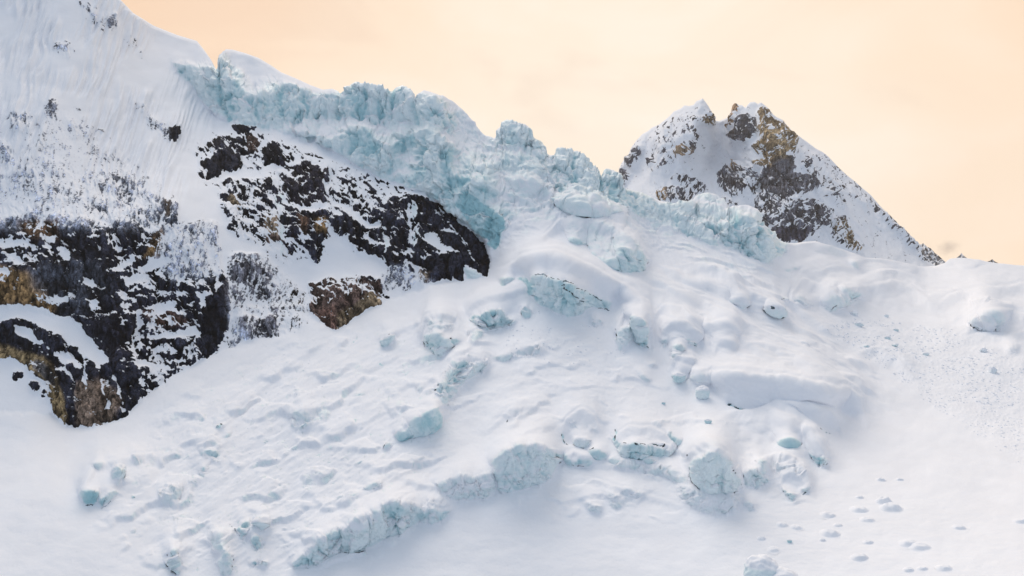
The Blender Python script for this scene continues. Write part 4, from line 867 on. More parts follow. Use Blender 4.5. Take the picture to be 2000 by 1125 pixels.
# ---- the ice blocks and walls that can be told apart, each cut free of the glacier as a thing of its own
THINGS = [
 ('serac', 'large pale serac with a smooth snow crest, highest on the skyline', 'serac', 'seracs along the skyline', [(421,140),(419,85),(445,85),(500,100),(560,135),(630,165),(665,178),(662,228),(600,234),(520,252),(480,248),(450,238),(425,226)]),
 ('serac', 'broad blunt serac with a flat top and a blue groove down it', 'serac', 'seracs along the skyline', [(665,186),(665,150),(695,145),(772,162),(770,240),(735,235),(690,240),(664,228)]),
 ('serac', 'narrow cone shaped serac beside the notch in the ice ridge', 'serac', 'seracs along the skyline', [(772,170),(772,155),(800,155),(809,194),(818,246),(790,242),(771,242)]),
 ('serac', 'rounded serac with a long snow shoulder sloping down to the right', 'serac', 'seracs along the skyline', [(810,194),(812,165),(860,170),(910,205),(945,255),(930,262),(890,264),(855,260),(820,248)]),
 ('serac', 'stubby ice tower with a knobbly cap standing alone on the ridge', 'serac', 'seracs along the skyline', [(966,272),(970,225),(1015,225),(1066,272),(1066,304),(1030,296),(1000,296),(973,284)]),
 ('serac', 'wide square shouldered serac on the ridge left of the thin pillar', 'serac', 'seracs along the skyline', [(1076,310),(1074,290),(1130,290),(1172,322),(1172,388),(1120,380),(1090,345)]),
 ('serac', 'thin upright ice pillar at the end of the ridge, near the rocky peak', 'serac', 'seracs along the skyline', [(1175,350),(1175,322),(1209,322),(1210,372),(1206,395),(1185,396),(1173,388)]),
 ('serac', 'small snow covered lump of ice in front of the rocky peak', 'serac', 'seracs along the skyline', [(1350,402),(1362,370),(1398,372),(1416,408),(1412,414),(1390,414),(1360,402)]),
 ('ice_cliff', 'fissured ice cliff under a smooth snow rim below the rocky peak', 'ice cliff', None, [(1316,424),(1345,415),(1415,418),(1440,405),(1470,405),(1490,432),(1515,456),(1535,490),(1522,504),(1490,520),(1455,504),(1425,490),(1400,492),(1360,474),(1328,458)]),
 ('ice_cliff', 'turquoise hanging ice cliff on the edge of the upper rocks', 'ice cliff', None, [(610,264),(650,264),(690,243),(722,248),(752,290),(772,316),(755,345),(720,332),(700,324),(670,302),(640,287)]),
 ('ice_cliff', 'deepest blue ice cliff curling round the end of the black rock wall', 'ice cliff', None, [(868,372),(905,370),(942,392),(962,410),(988,424),(988,462),(968,492),(945,466),(920,440),(880,414)]),
 ('ice_cliff', 'rumpled blue ice cliff above the middle of the black rock wall', 'ice cliff', None, [(775,312),(820,296),(866,318),(876,350),(866,372),(880,405),(850,388),(830,374),(790,364),(758,350)]),
 ('ice_block', 'arched snow covered ice block with blue flutes under its right end', 'ice block', None, [(1060,478),(1085,448),(1130,438),(1195,450),(1245,488),(1260,510),(1254,524),(1244,540),(1214,545),(1190,536),(1170,526),(1130,515),(1095,500)]),
 ('ice_block', 'huge ice block with a thick overhanging snow cap in mid glacier', 'ice block', None, [(982,548),(996,520),(1038,502),(1090,506),(1150,534),(1205,556),(1254,602),(1196,608),(1176,607),(1160,600),(1144,607),(1132,617),(1108,622),(1092,611),(1060,601),(1036,594),(1030,580),(1010,566),(986,566)]),
 ('ice_block', 'blocky serac with a blue pointed base left of the rubble slope', 'ice block', None, [(828,656),(834,622),(870,618),(884,648),(900,666),(884,684),(870,697),(856,702),(838,690),(827,674)]),
 ('ice_block', 'snow draped ice hump with broken turquoise lower edge', 'ice block', None, [(904,640),(910,606),(935,586),(1000,572),(1032,558),(1036,600),(1010,632),(975,645),(950,652),(940,668),(918,680)]),
 ('ice_block', 'snow topped ice block with a sheer dark face on its right side', 'ice block', None, [(1203,650),(1215,620),(1240,608),(1262,620),(1270,660),(1271,687),(1252,682),(1236,668),(1212,690)]),
 ('ice_cliff', 'long grey blue broken ice bank above the bright blue slab', 'ice cliff', None, [(857,772),(868,742),(884,706),(918,698),(944,700),(958,717),(926,738),(896,760),(880,788),(859,794)]),
 ('ice_slab', 'bright sky blue ice slab with a notch, sunk in smooth snow', 'ice slab', None, [(772,854),(798,830),(831,816),(855,793),(864,817),(862,838),(848,856),(815,855),(778,868)]),
 ('ice_wall', 'long low wall of cracked ice crossing the bottom of the slope', 'ice wall', None, [(573,1116),(577,1090),(600,1080),(620,1053),(653,1040),(682,1030),(698,1015),(730,993),(761,980),(807,983),(850,995),(886,991),(884,1010),(850,1027),(807,1030),(788,1046),(755,1055),(715,1076),(690,1089),(669,1083),(632,1101),(601,1113)]),
 ('ice_wall', 'rime dusted stretch of ice wall beside the smooth blue panel', 'ice wall', None, [(850,952),(899,928),(929,936),(962,922),(968,956),(955,981),(920,981),(893,981),(860,974)]),
 ('ice_wall', 'smooth pale blue ice panel with rounded top in the lower slope', 'ice wall', None, [(965,903),(983,886),(1012,870),(1046,866),(1083,876),(1098,892),(1085,912),(1080,938),(1051,951),(1027,960),(994,967),(968,958)]),
 ('ice_block', 'rounded snow block with a crack on its left and ice at its foot', 'ice block', None, [(1091,850),(1096,826),(1110,810),(1142,801),(1162,830),(1156,876),(1142,886),(1120,876),(1104,876)]),
 ('ice_block', 'snow capped ice block with dark stains over a turquoise base', 'ice block', None, [(1199,866),(1207,838),(1220,830),(1262,825),(1302,834),(1314,856),(1322,888),(1290,898),(1264,896),(1254,905),(1234,907),(1214,895)]),
 ('ice_block', 'small split ice block leaning at the right end of the stained one', 'ice block', None, [(1302,838),(1316,845),(1342,864),(1326,886),(1316,880)]),
 ('ice_block', 'big rounded ice boulder face with a smooth blue front', 'ice block', None, [(1343,922),(1347,896),(1362,876),(1396,864),(1416,876),(1430,914),(1448,958),(1420,970),(1396,972),(1368,964),(1350,944)]),
 ('ice_block', 'squarish pale ice face just right of the big rounded one', 'ice block', None, [(1434,915),(1474,905),(1494,900),(1506,940),(1498,952),(1480,960),(1450,950)]),
 ('snow_lobe', 'drooping snow lobe with a thin ice edge at the glacier margin', 'snow lobe', None, [(1551,872),(1553,846),(1582,842),(1610,868),(1618,908),(1610,915),(1588,906),(1560,884)]),
 ('ice_block', 'arched block of snow and ice with a hollow beneath it, lowest on the margin', 'ice block', None, [(1522,950),(1528,926),(1546,919),(1566,932),(1584,956),(1582,970),(1560,975),(1548,985),(1530,972)]),
 ('snow_lobe', 'longest smooth snow lobe with a dark crack under its left half', 'snow lobe', None, [(1350,742),(1392,731),(1440,737),(1500,750),(1580,764),(1640,768),(1672,785),(1688,815),(1640,802),(1585,803),(1500,801),(1450,806),(1418,795),(1396,762),(1362,760)]),
 ('snow_lobe', 'second snow lobe tucked right below the longest one', 'snow lobe', None, [(1488,802),(1560,805),(1613,805),(1640,822),(1634,852),(1585,836),(1538,816)]),
 ('ice_block', 'round topped snow block with ice patches beside the smooth gully', 'ice block', None, [(1291,640),(1312,629),(1342,642),(1364,665),(1358,687),(1334,674),(1310,676),(1292,686)]),
 ('snow_lobe', 'smooth bulging snow hump right of the round topped block', 'snow lobe', None, [(1368,650),(1400,636),(1432,640),(1440,660),(1432,676),(1400,676),(1378,675)]),
 ('ice_block', 'egg shaped snow block with a grey ice ball at its foot', 'ice block', None, [(1310,742),(1314,714),(1325,698),(1348,702),(1354,725),(1344,746),(1328,755)]),
 ('ice_block', 'isolated dark edged ice block in the snow under the brown cliff', 'ice block', None, [(158,965),(164,945),(190,908),(206,910),(240,915),(252,940),(238,968),(213,984),(200,993),(181,990),(160,988)]),
 ('ice_block', 'narrow blue ice fin at the lower edge of the slope', 'ice block', None, [(324,1088),(345,1066),(354,1080),(356,1130),(346,1132),(328,1108)]),
 ('ice_block', 'half buried ice block under a curved snow rim, beside the blue fin', 'ice block', None, [(405,1050),(410,1038),(432,1042),(440,1068),(456,1085),(464,1130),(422,1130),(430,1092)]),
 ('ice_block', 'low double ice hump on the smooth snowfield below the rocky peak', 'ice block', None, [(1600,598),(1616,584),(1632,579),(1647,566),(1680,573),(1681,593),(1658,600),(1641,607),(1626,616),(1604,612)]),
 ('snow_lobe', 'snow swell with a blue hollow at the far right of the snowfield', 'snow lobe', None, [(1888,648),(1905,625),(1930,615),(1960,620),(1970,634),(1950,655),(1920,655)]),
 ('snow_lobe', 'hanging snow lobe ending in a grey ice tip above the rubble', 'snow lobe', None, [(1448,590),(1480,586),(1514,608),(1520,630),(1508,637),(1480,626),(1452,614)]),
]
cellm = np.stack([FXw, FYw])
for k, (nm, lab, cat, grp, poly) in enumerate(THINGS):
    p = np.asarray(poly, float)
    bb = (FXw > p[:, 0].min() - 1) & (FXw < p[:, 0].max() + 1) & (FYw > p[:, 1].min() - 1) & (FYw < p[:, 1].max() + 1)
    c0, c1 = np.nonzero(bb.any(1))[0][[0, -1]]; r0, r1 = np.nonzero(bb.any(0))[0][[0, -1]]
    w = (slice(c0, c1 + 1), slice(r0, r1 + 1))
    m = inside(poly, FXw[w], FYw[w]) & ~gmf[w] & (owner[w] == 0)
    owner[w][m] = 100 + k

attrs = {'mat': MAT, 'rock_colour': RC}
ROCKS = [('rock_cliff', 'great black cliff with ochre bands at the lower left', [(-400,436),(0,430),(60,420),(200,436),(300,440),(330,385),(350,400),(330,445),(440,535),(456,600),(448,650),(430,692),(385,714),(300,768),(240,822),(190,845),(120,845),(90,800),(60,728),(20,705),(-400,700)]),
 ('rock_cliff', 'long black rock wall under the blue ice', [(540,340),(600,310),(640,350),(690,330),(760,350),(850,385),(905,430),(945,470),(965,500),(962,550),(905,556),(812,556),(740,520),(655,505),(615,522),(548,445),(545,400)]),
 ('rock_buttress', 'brown rock dome at the foot of the snow apron', [(600,550),(640,540),(700,526),(770,545),(770,590),(735,610),(690,640),(655,660),(620,640),(600,605)]),
 ('rock_outcrop', 'black rock knob standing in the upper snow', [(398,350),(402,320),(425,298),(450,284),(476,312),(476,336),(446,348),(418,358)]),
 ('rock_outcrop', 'lone dark rock on the edge of the big snow face', [(326,244),(350,244),(358,262),(348,280),(328,272)]),
 ('rock_outcrop', 'pointed brown rock tooth under the icefall', [(478,262),(496,260),(511,287),(508,304),(482,296)]),
 ('rock_outcrop', 'flat black rock strip touching the icefall', [(448,252),(470,242),(505,243),(505,258),(458,263)]),
 ('rock_slab', 'dark broken slabs in the lower snow gully', [(440,480),(500,480),(590,560),(600,610),(545,680),(460,690),(440,640)])]
for k, (_, _, poly) in enumerate(ROCKS):
    owner[inside(poly, FXw, FYw) & (owner == 1)] = 20 + k
STRUCT = {0: 'glacier', 1: 'mountain'}
for k, (nm, lab, _) in enumerate(ROCKS): STRUCT[20 + k] = nm
made = {}
for k, nm in STRUCT.items():
    f = FACES[owner == k]
    v, n_, a, f = piece(V, NV, attrs, f, 0)
    made[k] = add(nm, make_mesh(nm, v, f, M_NEAR, a, normals=n_ if k else None), made.get(1) if k > 1 else None)
    if k < 2: set_props(made[k], kind='structure')
    else: set_props(made[k], label=ROCKS[k - 20][1])
def largest(m):
    lab = np.where(m, np.arange(1, m.size + 1).reshape(m.shape), 0)
    while True:
        p = np.pad(lab, 1); n_ = np.maximum.reduce([p[1:-1, 1:-1], p[:-2, 1:-1], p[2:, 1:-1], p[1:-1, :-2], p[1:-1, 2:]]) * m
        if (n_ == lab).all(): break
        lab = n_
    if not m.any(): return m
    u, c = np.unique(lab[m], return_counts=True)
    return lab == u[np.argmax(c)]
icef = ext(boxblur(ice, 2))[:-1, :-1]
for k, (nm, lab, cat, grp, poly) in enumerate(THINGS):
    sel = owner == 100 + k
    if not sel.any(): continue
    root = None
    c = P[:-1, :-1][sel]
    base = c[np.argmin(c[:, 2])].astype(float)
    a_ = sel & (icef > .33); b_ = sel & ~(icef > .33)
    cc = np.nonzero(sel.any(1))[0]; rr = np.nonzero(sel.any(0))[0]; w_ = (slice(cc[0], cc[-1] + 1), slice(rr[0], rr[-1] + 1))
    for _ in range(4):
        for one, two in ((a_, b_), (b_, a_)):
            lone = one[w_] & ~largest(one[w_])
            one[w_] &= ~lone; two[w_] |= lone
    lone = a_[w_] & ~largest(a_[w_])
    a_[w_] &= ~lone; b_[w_] |= lone
    parts = [('ice_face', a_), ('snow_cap', b_)]
    if min(a_.sum(), b_.sum()) < 30: parts = [(None, sel)]
    if len(parts) == 2:
        root = bpy.data.objects.new(nm, None); COL.objects.link(root); root.location = base
        root.empty_display_size = 5
        set_props(root, label=lab, category=cat, group=grp)
    for pn, ms in parts:
        v, n_, a, f = piece(V, NV, attrs, FACES[ms], 1.6 * c[:, 1].mean() / 600)
        o = add(pn or nm, make_mesh(pn or nm, v - base, f, M_NEAR, a, normals=n_), root)
        if root is None:
            o.location = base; set_props(o, label=lab, category=cat, group=grp)

# ------------------------------------------------------------------ the far peak
PEAKLINE = [(1196, 400), (1203, 372), (1206, 361), (1207, 345), (1209, 333), (1214, 319), (1220, 311), (1226, 305), (1233, 288), (1243, 275), (1254, 262), (1266, 256), (1275, 248), (1288, 243), (1299, 234), (1308, 227), (1316, 218), (1328, 213), (1337, 206), (1346, 207), (1354, 205), (1361, 197), (1366, 196), (1372, 192), (1378, 199), (1384, 208), (1389, 218), (1394, 230), (1398, 236), (1406, 236), (1416, 232), (1427, 226),
 (1430, 214), (1432, 207), (1436, 203), (1440, 204), (1444, 206), (1449, 205), (1453, 209), (1457, 210), (1461, 204), (1465, 200), (1474, 199), (1480, 203), (1486, 200), (1490, 203), (1496, 208), (1503, 215), (1510, 224), (1517, 229), (1528, 234), (1538, 246), (1548, 257), (1560, 265), (1576, 277), (1590, 288), (1604, 296), (1618, 306), (1630, 318), (1642, 331), (1656, 344), (1670, 356), (1685, 368), (1700, 380), (1720, 404), (1740, 424), (1760, 443), (1776, 458), (1786, 470), (1790, 481), (1800, 494), (1812, 508), (1820, 520), (1835, 530)]
PEAK = [(1372, 192, 3350), (1210, 340, 3380), (1250, 270, 3350), (1310, 225, 3350), (1400, 240, 3420), (1410, 290, 3330), (1420, 335, 3210), (1440, 205, 3330), (1480, 202, 3330), (1450, 250, 3230), (1510, 290, 3080), (1520, 350, 2960), (1540, 420, 2790), (1560, 475, 2690), (1600, 295, 3330), (1640, 332, 3340), (1700, 380, 3340),
        (1760, 443, 3300), (1815, 510, 3220), (1620, 400, 2990), (1680, 460, 2930), (1720, 500, 2850), (1670, 500, 2760), (1780, 510, 3000), (1250, 350, 3130), (1290, 300, 3160), (1345, 270, 3130), (1330, 340, 3020), (1300, 390, 2900), (1370, 390, 2900), (1400, 360, 3030), (1450, 380, 2930), (1480, 430, 2850), (1220, 400, 3000), (1200, 560, 2560), (1400, 560, 2480), (1600, 560, 2480), (1830, 560, 2700), (1380, 230, 3270), (1430, 300, 3250)]
S = Sheet(np.arange(1188, 1838, 1.4), PEAKLINE, 560.0, 300)
X, Y = S.X, S.Y
S.warp(4.0, 20, 2.0, 6, 611)
rockd = np.zeros(X.shape, np.float32); kindB = rockd.copy(); kindC = rockd.copy()
rcol = np.empty(X.shape + (3,), np.float32); rcol[:] = (0.05, 0.052, 0.06)
logD = tps(PEAK)(X, Y)
rockd[:] = .05
for p, q in [([(1200,370),(1210,330),(1226,328),(1238,345),(1226,368)], .62), ([(1224,312),(1238,286),(1256,290),(1252,318),(1240,332)], .7), ([(1268,312),(1284,298),(1280,322),(1270,328)], .7), ([(1314,302),(1340,283),(1362,268),(1352,290),(1332,306),(1316,312)], .78), ([(1321,235),(1336,238),(1332,262),(1322,256)], .6), ([(1338,236),(1358,240),(1360,272),(1342,266)], .45),
             ([(1366,240),(1384,222),(1394,228),(1398,240),(1382,246)], .62), ([(1280,248),(1330,225),(1370,230),(1350,262),(1300,300),(1270,310)], .24), ([(1430,218),(1432,202),(1440,202),(1446,216),(1434,222)], 1), ([(1426,228),(1440,224),(1440,240),(1428,250),(1426,262)], .65), ([(1430,272),(1448,236),(1460,224),(1476,230),(1480,250),(1476,268),(1446,279)], .88),
             ([(1480,214),(1500,213),(1506,234),(1515,240),(1526,254),(1546,264),(1552,286),(1542,302),(1520,312),(1500,312),(1480,302),(1477,286),(1486,262),(1480,240)], .8), ([(1474,320),(1500,308),(1507,320),(1492,332),(1476,330)], .8), ([(1485,352),(1500,325),(1520,310),(1546,316),(1546,346),(1590,350),(1598,370),(1560,382),(1530,387),(1500,387),(1484,376)], .92),
             ([(1394,347),(1410,330),(1430,328),(1460,335),(1472,350),(1456,376),(1430,387),(1404,372)], .72), ([(1424,322),(1446,316),(1452,330),(1430,332)], .85), ([(1450,330),(1480,330),(1486,360),(1470,385),(1450,370)], .55), ([(1310,352),(1330,345),(1376,362),(1372,382),(1346,372)], .6), ([(1283,382),(1300,370),(1340,370),(1362,390),(1352,402),(1290,400)], .68), ([(1360,385),(1440,395),(1440,415),(1380,410)], .4),
             ([(1528,412),(1555,395),(1582,395),(1602,400),(1622,420),(1602,440),(1582,462),(1558,478),(1528,475),(1508,458),(1526,436)], .78), ([(1508,452),(1540,444),(1572,454),(1562,478),(1530,476)], 1), ([(1600,440),(1640,428),(1668,460),(1684,487),(1662,495),(1628,478)], .58), ([(1470,380),(1545,385),(1575,398),(1530,425),(1505,445),(1480,425)], .62),
             ([(1560,320),(1580,312),(1600,345),(1576,352)], .55), ([(1594,345),(1620,360),(1650,400),(1640,420),(1610,395)], .42), ([(1560,290),(1600,300),(1650,350),(1700,395),(1690,410),(1640,370),(1580,330)], .2), ([(1600,295),(1650,335),(1720,402),(1790,475),(1780,480),(1700,400),(1630,335)], .24), ([(1700,395),(1740,425),(1790,475),(1820,515),(1800,512),(1750,460),(1710,420)], .42), ([(1300,300),(1330,290),(1300,350),(1280,350)], .3)]:
    S.paint(rockd, p, q, 4)
for p in [[(1398,238),(1424,234),(1424,262),(1440,285),(1478,290),(1478,308),(1440,318),(1400,325),(1370,335),(1360,320),(1385,290)], [(1230,370),(1290,330),(1330,325),(1370,300),(1384,250),(1400,260),(1380,320),(1330,340),(1290,366)], [(1640,430),(1690,440),(1760,490),(1810,520),(1700,520)], [(1560,388),(1600,380),(1650,420),(1620,410)]]:
    S.paint(rockd, p, .03, 8)
def PT(p, c, k=1.0):
    w, m = S.mask(p, 5)
    rcol[w] = rcol[w] * (1 - k * m[..., None]) + np.array(c, np.float32) * k * m[..., None]
PT([(1478,212),(1500,212),(1552,270),(1545,305),(1505,330),(1474,330),(1480,260)], (.155,.115,.065)); PT([(1424,200),(1446,204),(1440,250),(1424,262)], (.15,.10,.06)); PT([(1424,316),(1452,316),(1452,332),(1424,332)], (.16,.11,.07)); PT([(1310,285),(1345,290),(1335,310),(1312,312)], (.15,.11,.07)); PT([(1366,240),(1384,222),(1398,240),(1382,248)], (.16,.12,.07))
PT([(1615,440),(1650,435),(1690,490),(1655,498)], (.15,.11,.06), .8); PT([(1505,448),(1575,448),(1565,480),(1525,478)], (.03,.03,.04)); PT([(1283,378),(1300,372),(1305,400),(1284,400)], (.16,.11,.06)); PT([(1485,345),(1546,318),(1600,370),(1530,390),(1484,376)], (.06,.06,.065), .8)
nn = 0.7 * fbm(*rot(S.WX, S.WY, 70, 16, 7), 6, 621, .7) + .6 * fbm(*rot(S.WX, S.WY, -50, 18, 7), 6, 641, .68)
nn = .7 * nn + .42 * fbm(*rot(S.WX, S.WY, 62, 24, 5), 5, 645, .6, ridged=True) + .36 * fbm(*rot(S.WX, S.WY, -42, 24, 5), 5, 647, .6, ridged=True)
nn = (nn - nn.mean()) / nn.std()
rockf = np.clip(rockd - .5 * (1 + np.tanh(.8 * nn)) + .5, 0, 1)
rk = sstep(.46, .56, rockf); rz = boxblur(sstep(.05, .5, rockd), 2)
relief = 13 * fbm(*rot(X, Y, 68, 80, 30), 4, 661, .45, ridged=True) * (.5 + rz) * .5 + rz * (2.6 * fbm(*rot(S.WX, S.WY, 74, 22, 6), 5, 671, .62, ridged=True) + 1.6 * fbm(*rot(S.WX, S.WY, -45, 18, 7), 4, 681, .6, ridged=True)) + .8 * (1 - rk) * rz + (1 - rk) * .5 * fbm(*rot(X, Y, 60, 22, 6), 3, 691)
def rib_line(pts, H, w):
    p_ = np.asarray(pts, float); best = np.full(X.shape, 1e9, np.float32); hh = np.zeros(X.shape, np.float32)
    xw = X + 6 * noise(X / 16, Y / 16, 651) + 3 * noise(X / 6, Y / 6, 653); yw = Y
    L_ = np.r_[0, np.cumsum(np.linalg.norm(np.diff(p_, axis=0), axis=1))]
    for i_ in range(len(p_) - 1):
        a_, b_ = p_[i_], p_[i_ + 1]; e_ = b_ - a_
        t_ = np.clip(((xw - a_[0]) * e_[0] + (yw - a_[1]) * e_[1]) / (e_ @ e_), 0, 1)
        d_ = np.hypot(xw - a_[0] - t_ * e_[0], yw - a_[1] - t_ * e_[1])
        s_ = (L_[i_] + t_ * (L_[i_ + 1] - L_[i_])) / L_[-1]
        hh = np.where(d_ < best, np.sin(np.pi * np.clip(s_ * .85 + .12, 0, 1)), hh); best = np.minimum(best, d_)
    return (H * np.clip(1 - best / w, 0, 1) * hh).astype(np.float32)
ribd = np.zeros(X.shape, np.float32)
for pts, H, w in [([(1490,206),(1512,280),(1528,320),(1548,350),(1560,395),(1568,470)], 26, 55), ([(1444,215),(1460,260),(1470,330),(1440,360),(1420,400)], 16, 36), ([(1372,196),(1352,262),(1330,310),(1318,352)], 22, 40), ([(1320,222),(1300,275),(1284,320),(1262,360)], 18, 34), ([(1262,262),(1244,300),(1226,345)], 16, 28), ([(1590,300),(1620,350),(1650,400),(1672,470)], 16, 40), ([(1528,260),(1580,330),(1602,380),(1620,430),(1650,480)], 18, 34), ([(1390,230),(1388,270),(1370,320),(1350,370)], 10, 24), ([(1680,375),(1730,430),(1780,490)], 10, 26), ([(1500,400),(1520,440),(1530,480)], 12, 26)]:
    ribd += rib_line(pts, H, w)
g1, k1 = facets(*rot(S.WX, S.WY, 70, 2.0, 1), 9, 655, .8)
rcol *= (np.clip(1 + 1.2 * g1, .45, 1.8) * (1 - .4 * (1 - sstep(0, .07, k1))))[..., None]
relief += rz * 2.0 * g1
tp = S.top[:, None]
cr = np.clip(1 - (Y - tp) / 4.0, 0, 1)
D0 = np.exp(logD + .01 * cr ** 2 - 2.4 * ribd / FPX).astype(np.float32)
P2 = unproject(X, Y, D0)
N2 = grid_normals(np.stack([boxblur(P2[..., i], 3) for i in range(3)], -1))
P2 = P2 + N2 * (relief * D0 / FPX * (.12 + .88 * sstep(0, 26, Y - tp)))[..., None]
bk = []
for dd, drop in [(15, 3), (50, 22), (150, 110), (420, 380), (900, 900)]:
    q = P2[:, -1].copy(); rad = q / np.linalg.norm(q, axis=1, keepdims=True)
    bk.append(q + np.stack([rad[:, 0] * dd, np.ones(len(q)) * dd, -np.ones(len(q)) * drop], 1))
P2 = np.concatenate([P2, np.stack(bk, 1).astype(np.float32)], 1); e2_ = lambda a: np.concatenate([a] + [a[:, -1:]] * len(bk), 1)
z0 = np.zeros_like(rockf)
nc, nr = P2.shape[:2]
i2 = (np.arange(nc - 1)[:, None] * nr + np.arange(nr - 1)[None]).astype(np.int32)
F2 = np.stack([i2, i2 + nr, i2 + nr + 1, i2 + 1], -1).reshape(-1, 4)
add('mountain', make_mesh('mountain', P2.reshape(-1, 3), F2, M_PEAK, {'mat': np.stack([e2_(rockf), e2_(z0), e2_(z0)], -1).reshape(-1, 3), 'rock_colour': e2_(rcol).reshape(-1, 3)}), kind='structure', label='far rocky peak with two summits and a snow couloir between them')

# ------------------------------------------------------------------ the air between
def haze():
    hx, y0, y1, z0_, z1 = 4200.0, -60.0, 5600.0, -1300.0, 960.0
    v = np.array([(x, y, z) for x in (-hx, hx) for y in (y0, y1) for z in (z0_, z1)], np.float32)
    f = np.array([(0, 1, 3, 2), (4, 6, 7, 5), (0, 4, 5, 1), (2, 3, 7, 6), (0, 2, 6, 4), (1, 5, 7, 3)], np.int32)
    m = bpy.data.materials.new('haze'); m.use_nodes = True
    t = m.node_tree; t.nodes.remove(t.nodes['Principled BSDF'])
    pv = t.nodes.new('ShaderNodeVolumePrincipled'); pv.inputs['Density'].default_value = HAZE; pv.inputs['Color'].default_value = (1.0, 0.95, 0.9, 1); pv.inputs['Anisotropy'].default_value = 0.3
    t.links.new(pv.outputs[0], t.nodes['Material Output'].inputs['Volume'])
    add('haze', make_mesh('haze', v, f, m, smooth=False), kind='stuff')
HAZE = 0.000024
haze()
# ------------------------------------------------------------------ ridges beyond the snowfield
def far_ridge(line, Yd, lab, dens, seed):
    T = Sheet(np.arange(line[0][0], line[-1][0] + .5, 0.8), line, 545.0, 60)
    n_ = uni(fbm(*rot(T.X, T.Y, 60, 9, 4), 5, seed, .7), .5)
    rf = np.clip(dens - n_ + .5, 0, 1)
    D_ = Yd + 400 * (T.top[:, None] * 0 + (545 - T.Y) / 60.0) + 60 * fbm(T.X / 12, T.Y / 9, 4, seed + 9, ridged=True)
    Q = unproject(T.X, T.Y, D_.astype(np.float32))
    q = Q[:, -1:].copy(); q[..., 1] += 300; q[..., 2] -= 250
    Q = np.concatenate([Q, q], 1); rf = np.concatenate([rf, rf[:, -1:]], 1)
    a_, b_ = Q.shape[:2]; k_ = (np.arange(a_ - 1)[:, None] * b_ + np.arange(b_ - 1)[None]).astype(np.int32)
    f_ = np.stack([k_, k_ + b_, k_ + b_ + 1, k_ + 1], -1).reshape(-1, 4)
    z_ = np.zeros(rf.size)
    add('mountain', make_mesh('mountain', Q.reshape(-1, 3), f_, M_PEAK, {'mat': np.stack([rf.ravel(), z_, z_], -1), 'rock_colour': np.full((rf.size, 3), .09)}), kind='structure', label=lab)
far_ridge([(1780, 500), (1790, 470), (1797, 478), (1803, 475), (1811, 482), (1818, 485), (1826, 494), (1834, 500), (1845, 510), (1860, 530)], 4300, 'distant snowy ridge just past the foot of the rocky peak', .42, 701)
far_ridge([(1845, 530), (1862, 512), (1868, 504), (1874, 499), (1878, 494), (1882, 499), (1890, 505), (1900, 512), (1915, 530)], 4500, 'distant dark spire showing over the snowfield edge', .45, 711)
far_ridge([(1915, 530), (1928, 511), (1934, 509), (1938, 506), (1942, 510), (1950, 514), (1970, 530)], 4700, 'tiny distant summit at the far end of the snowfield edge', .55, 721)

def cloud():
    v, f = ICO4
    c = np.array([(1852 - CX) / FPX * 4300, 4300, -(483 - CY) / FPX * 4300])
    w = v * np.array([72, 60, 58]) * (1 + .25 * n3(v, 1.6, 731))[:, None]
    m = bpy.data.materials.new('cloud'); m.use_nodes = True
    t = m.node_tree; t.nodes.remove(t.nodes['Principled BSDF'])
    tc_ = t.nodes.new('ShaderNodeTexCoord'); ln = t.nodes.new('ShaderNodeVectorMath'); ln.operation = 'LENGTH'
    sc_ = t.nodes.new('ShaderNodeVectorMath'); sc_.operation = 'DIVIDE'; sc_.inputs[1].default_value = (66, 56, 52)
    t.links.new(tc_.outputs['Object'], sc_.inputs[0]); t.links.new(sc_.outputs[0], ln.inputs[0])
    no = t.nodes.new('ShaderNodeTexNoise'); no.inputs['Scale'].default_value = .022; no.inputs['Detail'].default_value = 4; t.links.new(tc_.outputs['Object'], no.inputs['Vector'])
    a = t.nodes.new('ShaderNodeMath'); a.operation = 'MULTIPLY_ADD'; t.links.new(no.outputs['Fac'], a.inputs[0]); a.inputs[1].default_value = 1.5; a.inputs[2].default_value = .15
    b = t.nodes.new('ShaderNodeMath'); b.operation = 'SUBTRACT'; t.links.new(a.outputs[0], b.inputs[0]); t.links.new(ln.outputs['Value'], b.inputs[1])
    d = t.nodes.new('ShaderNodeMath'); d.operation = 'MULTIPLY'; d.use_clamp = True; t.links.new(b.outputs[0], d.inputs[0]); d.inputs[1].default_value = .012
    pv = t.nodes.new('ShaderNodeVolumePrincipled'); pv.inputs['Color'].default_value = (.82, .72, .64, 1); t.links.new(d.outputs[0], pv.inputs['Density'])
    t.links.new(pv.outputs[0], t.nodes['Material Output'].inputs['Volume'])
    o = add('cloud', make_mesh('cloud', w, f, m), label='small brownish puff of cloud drifting past the distant ridge', category='cloud')
    o.location = c
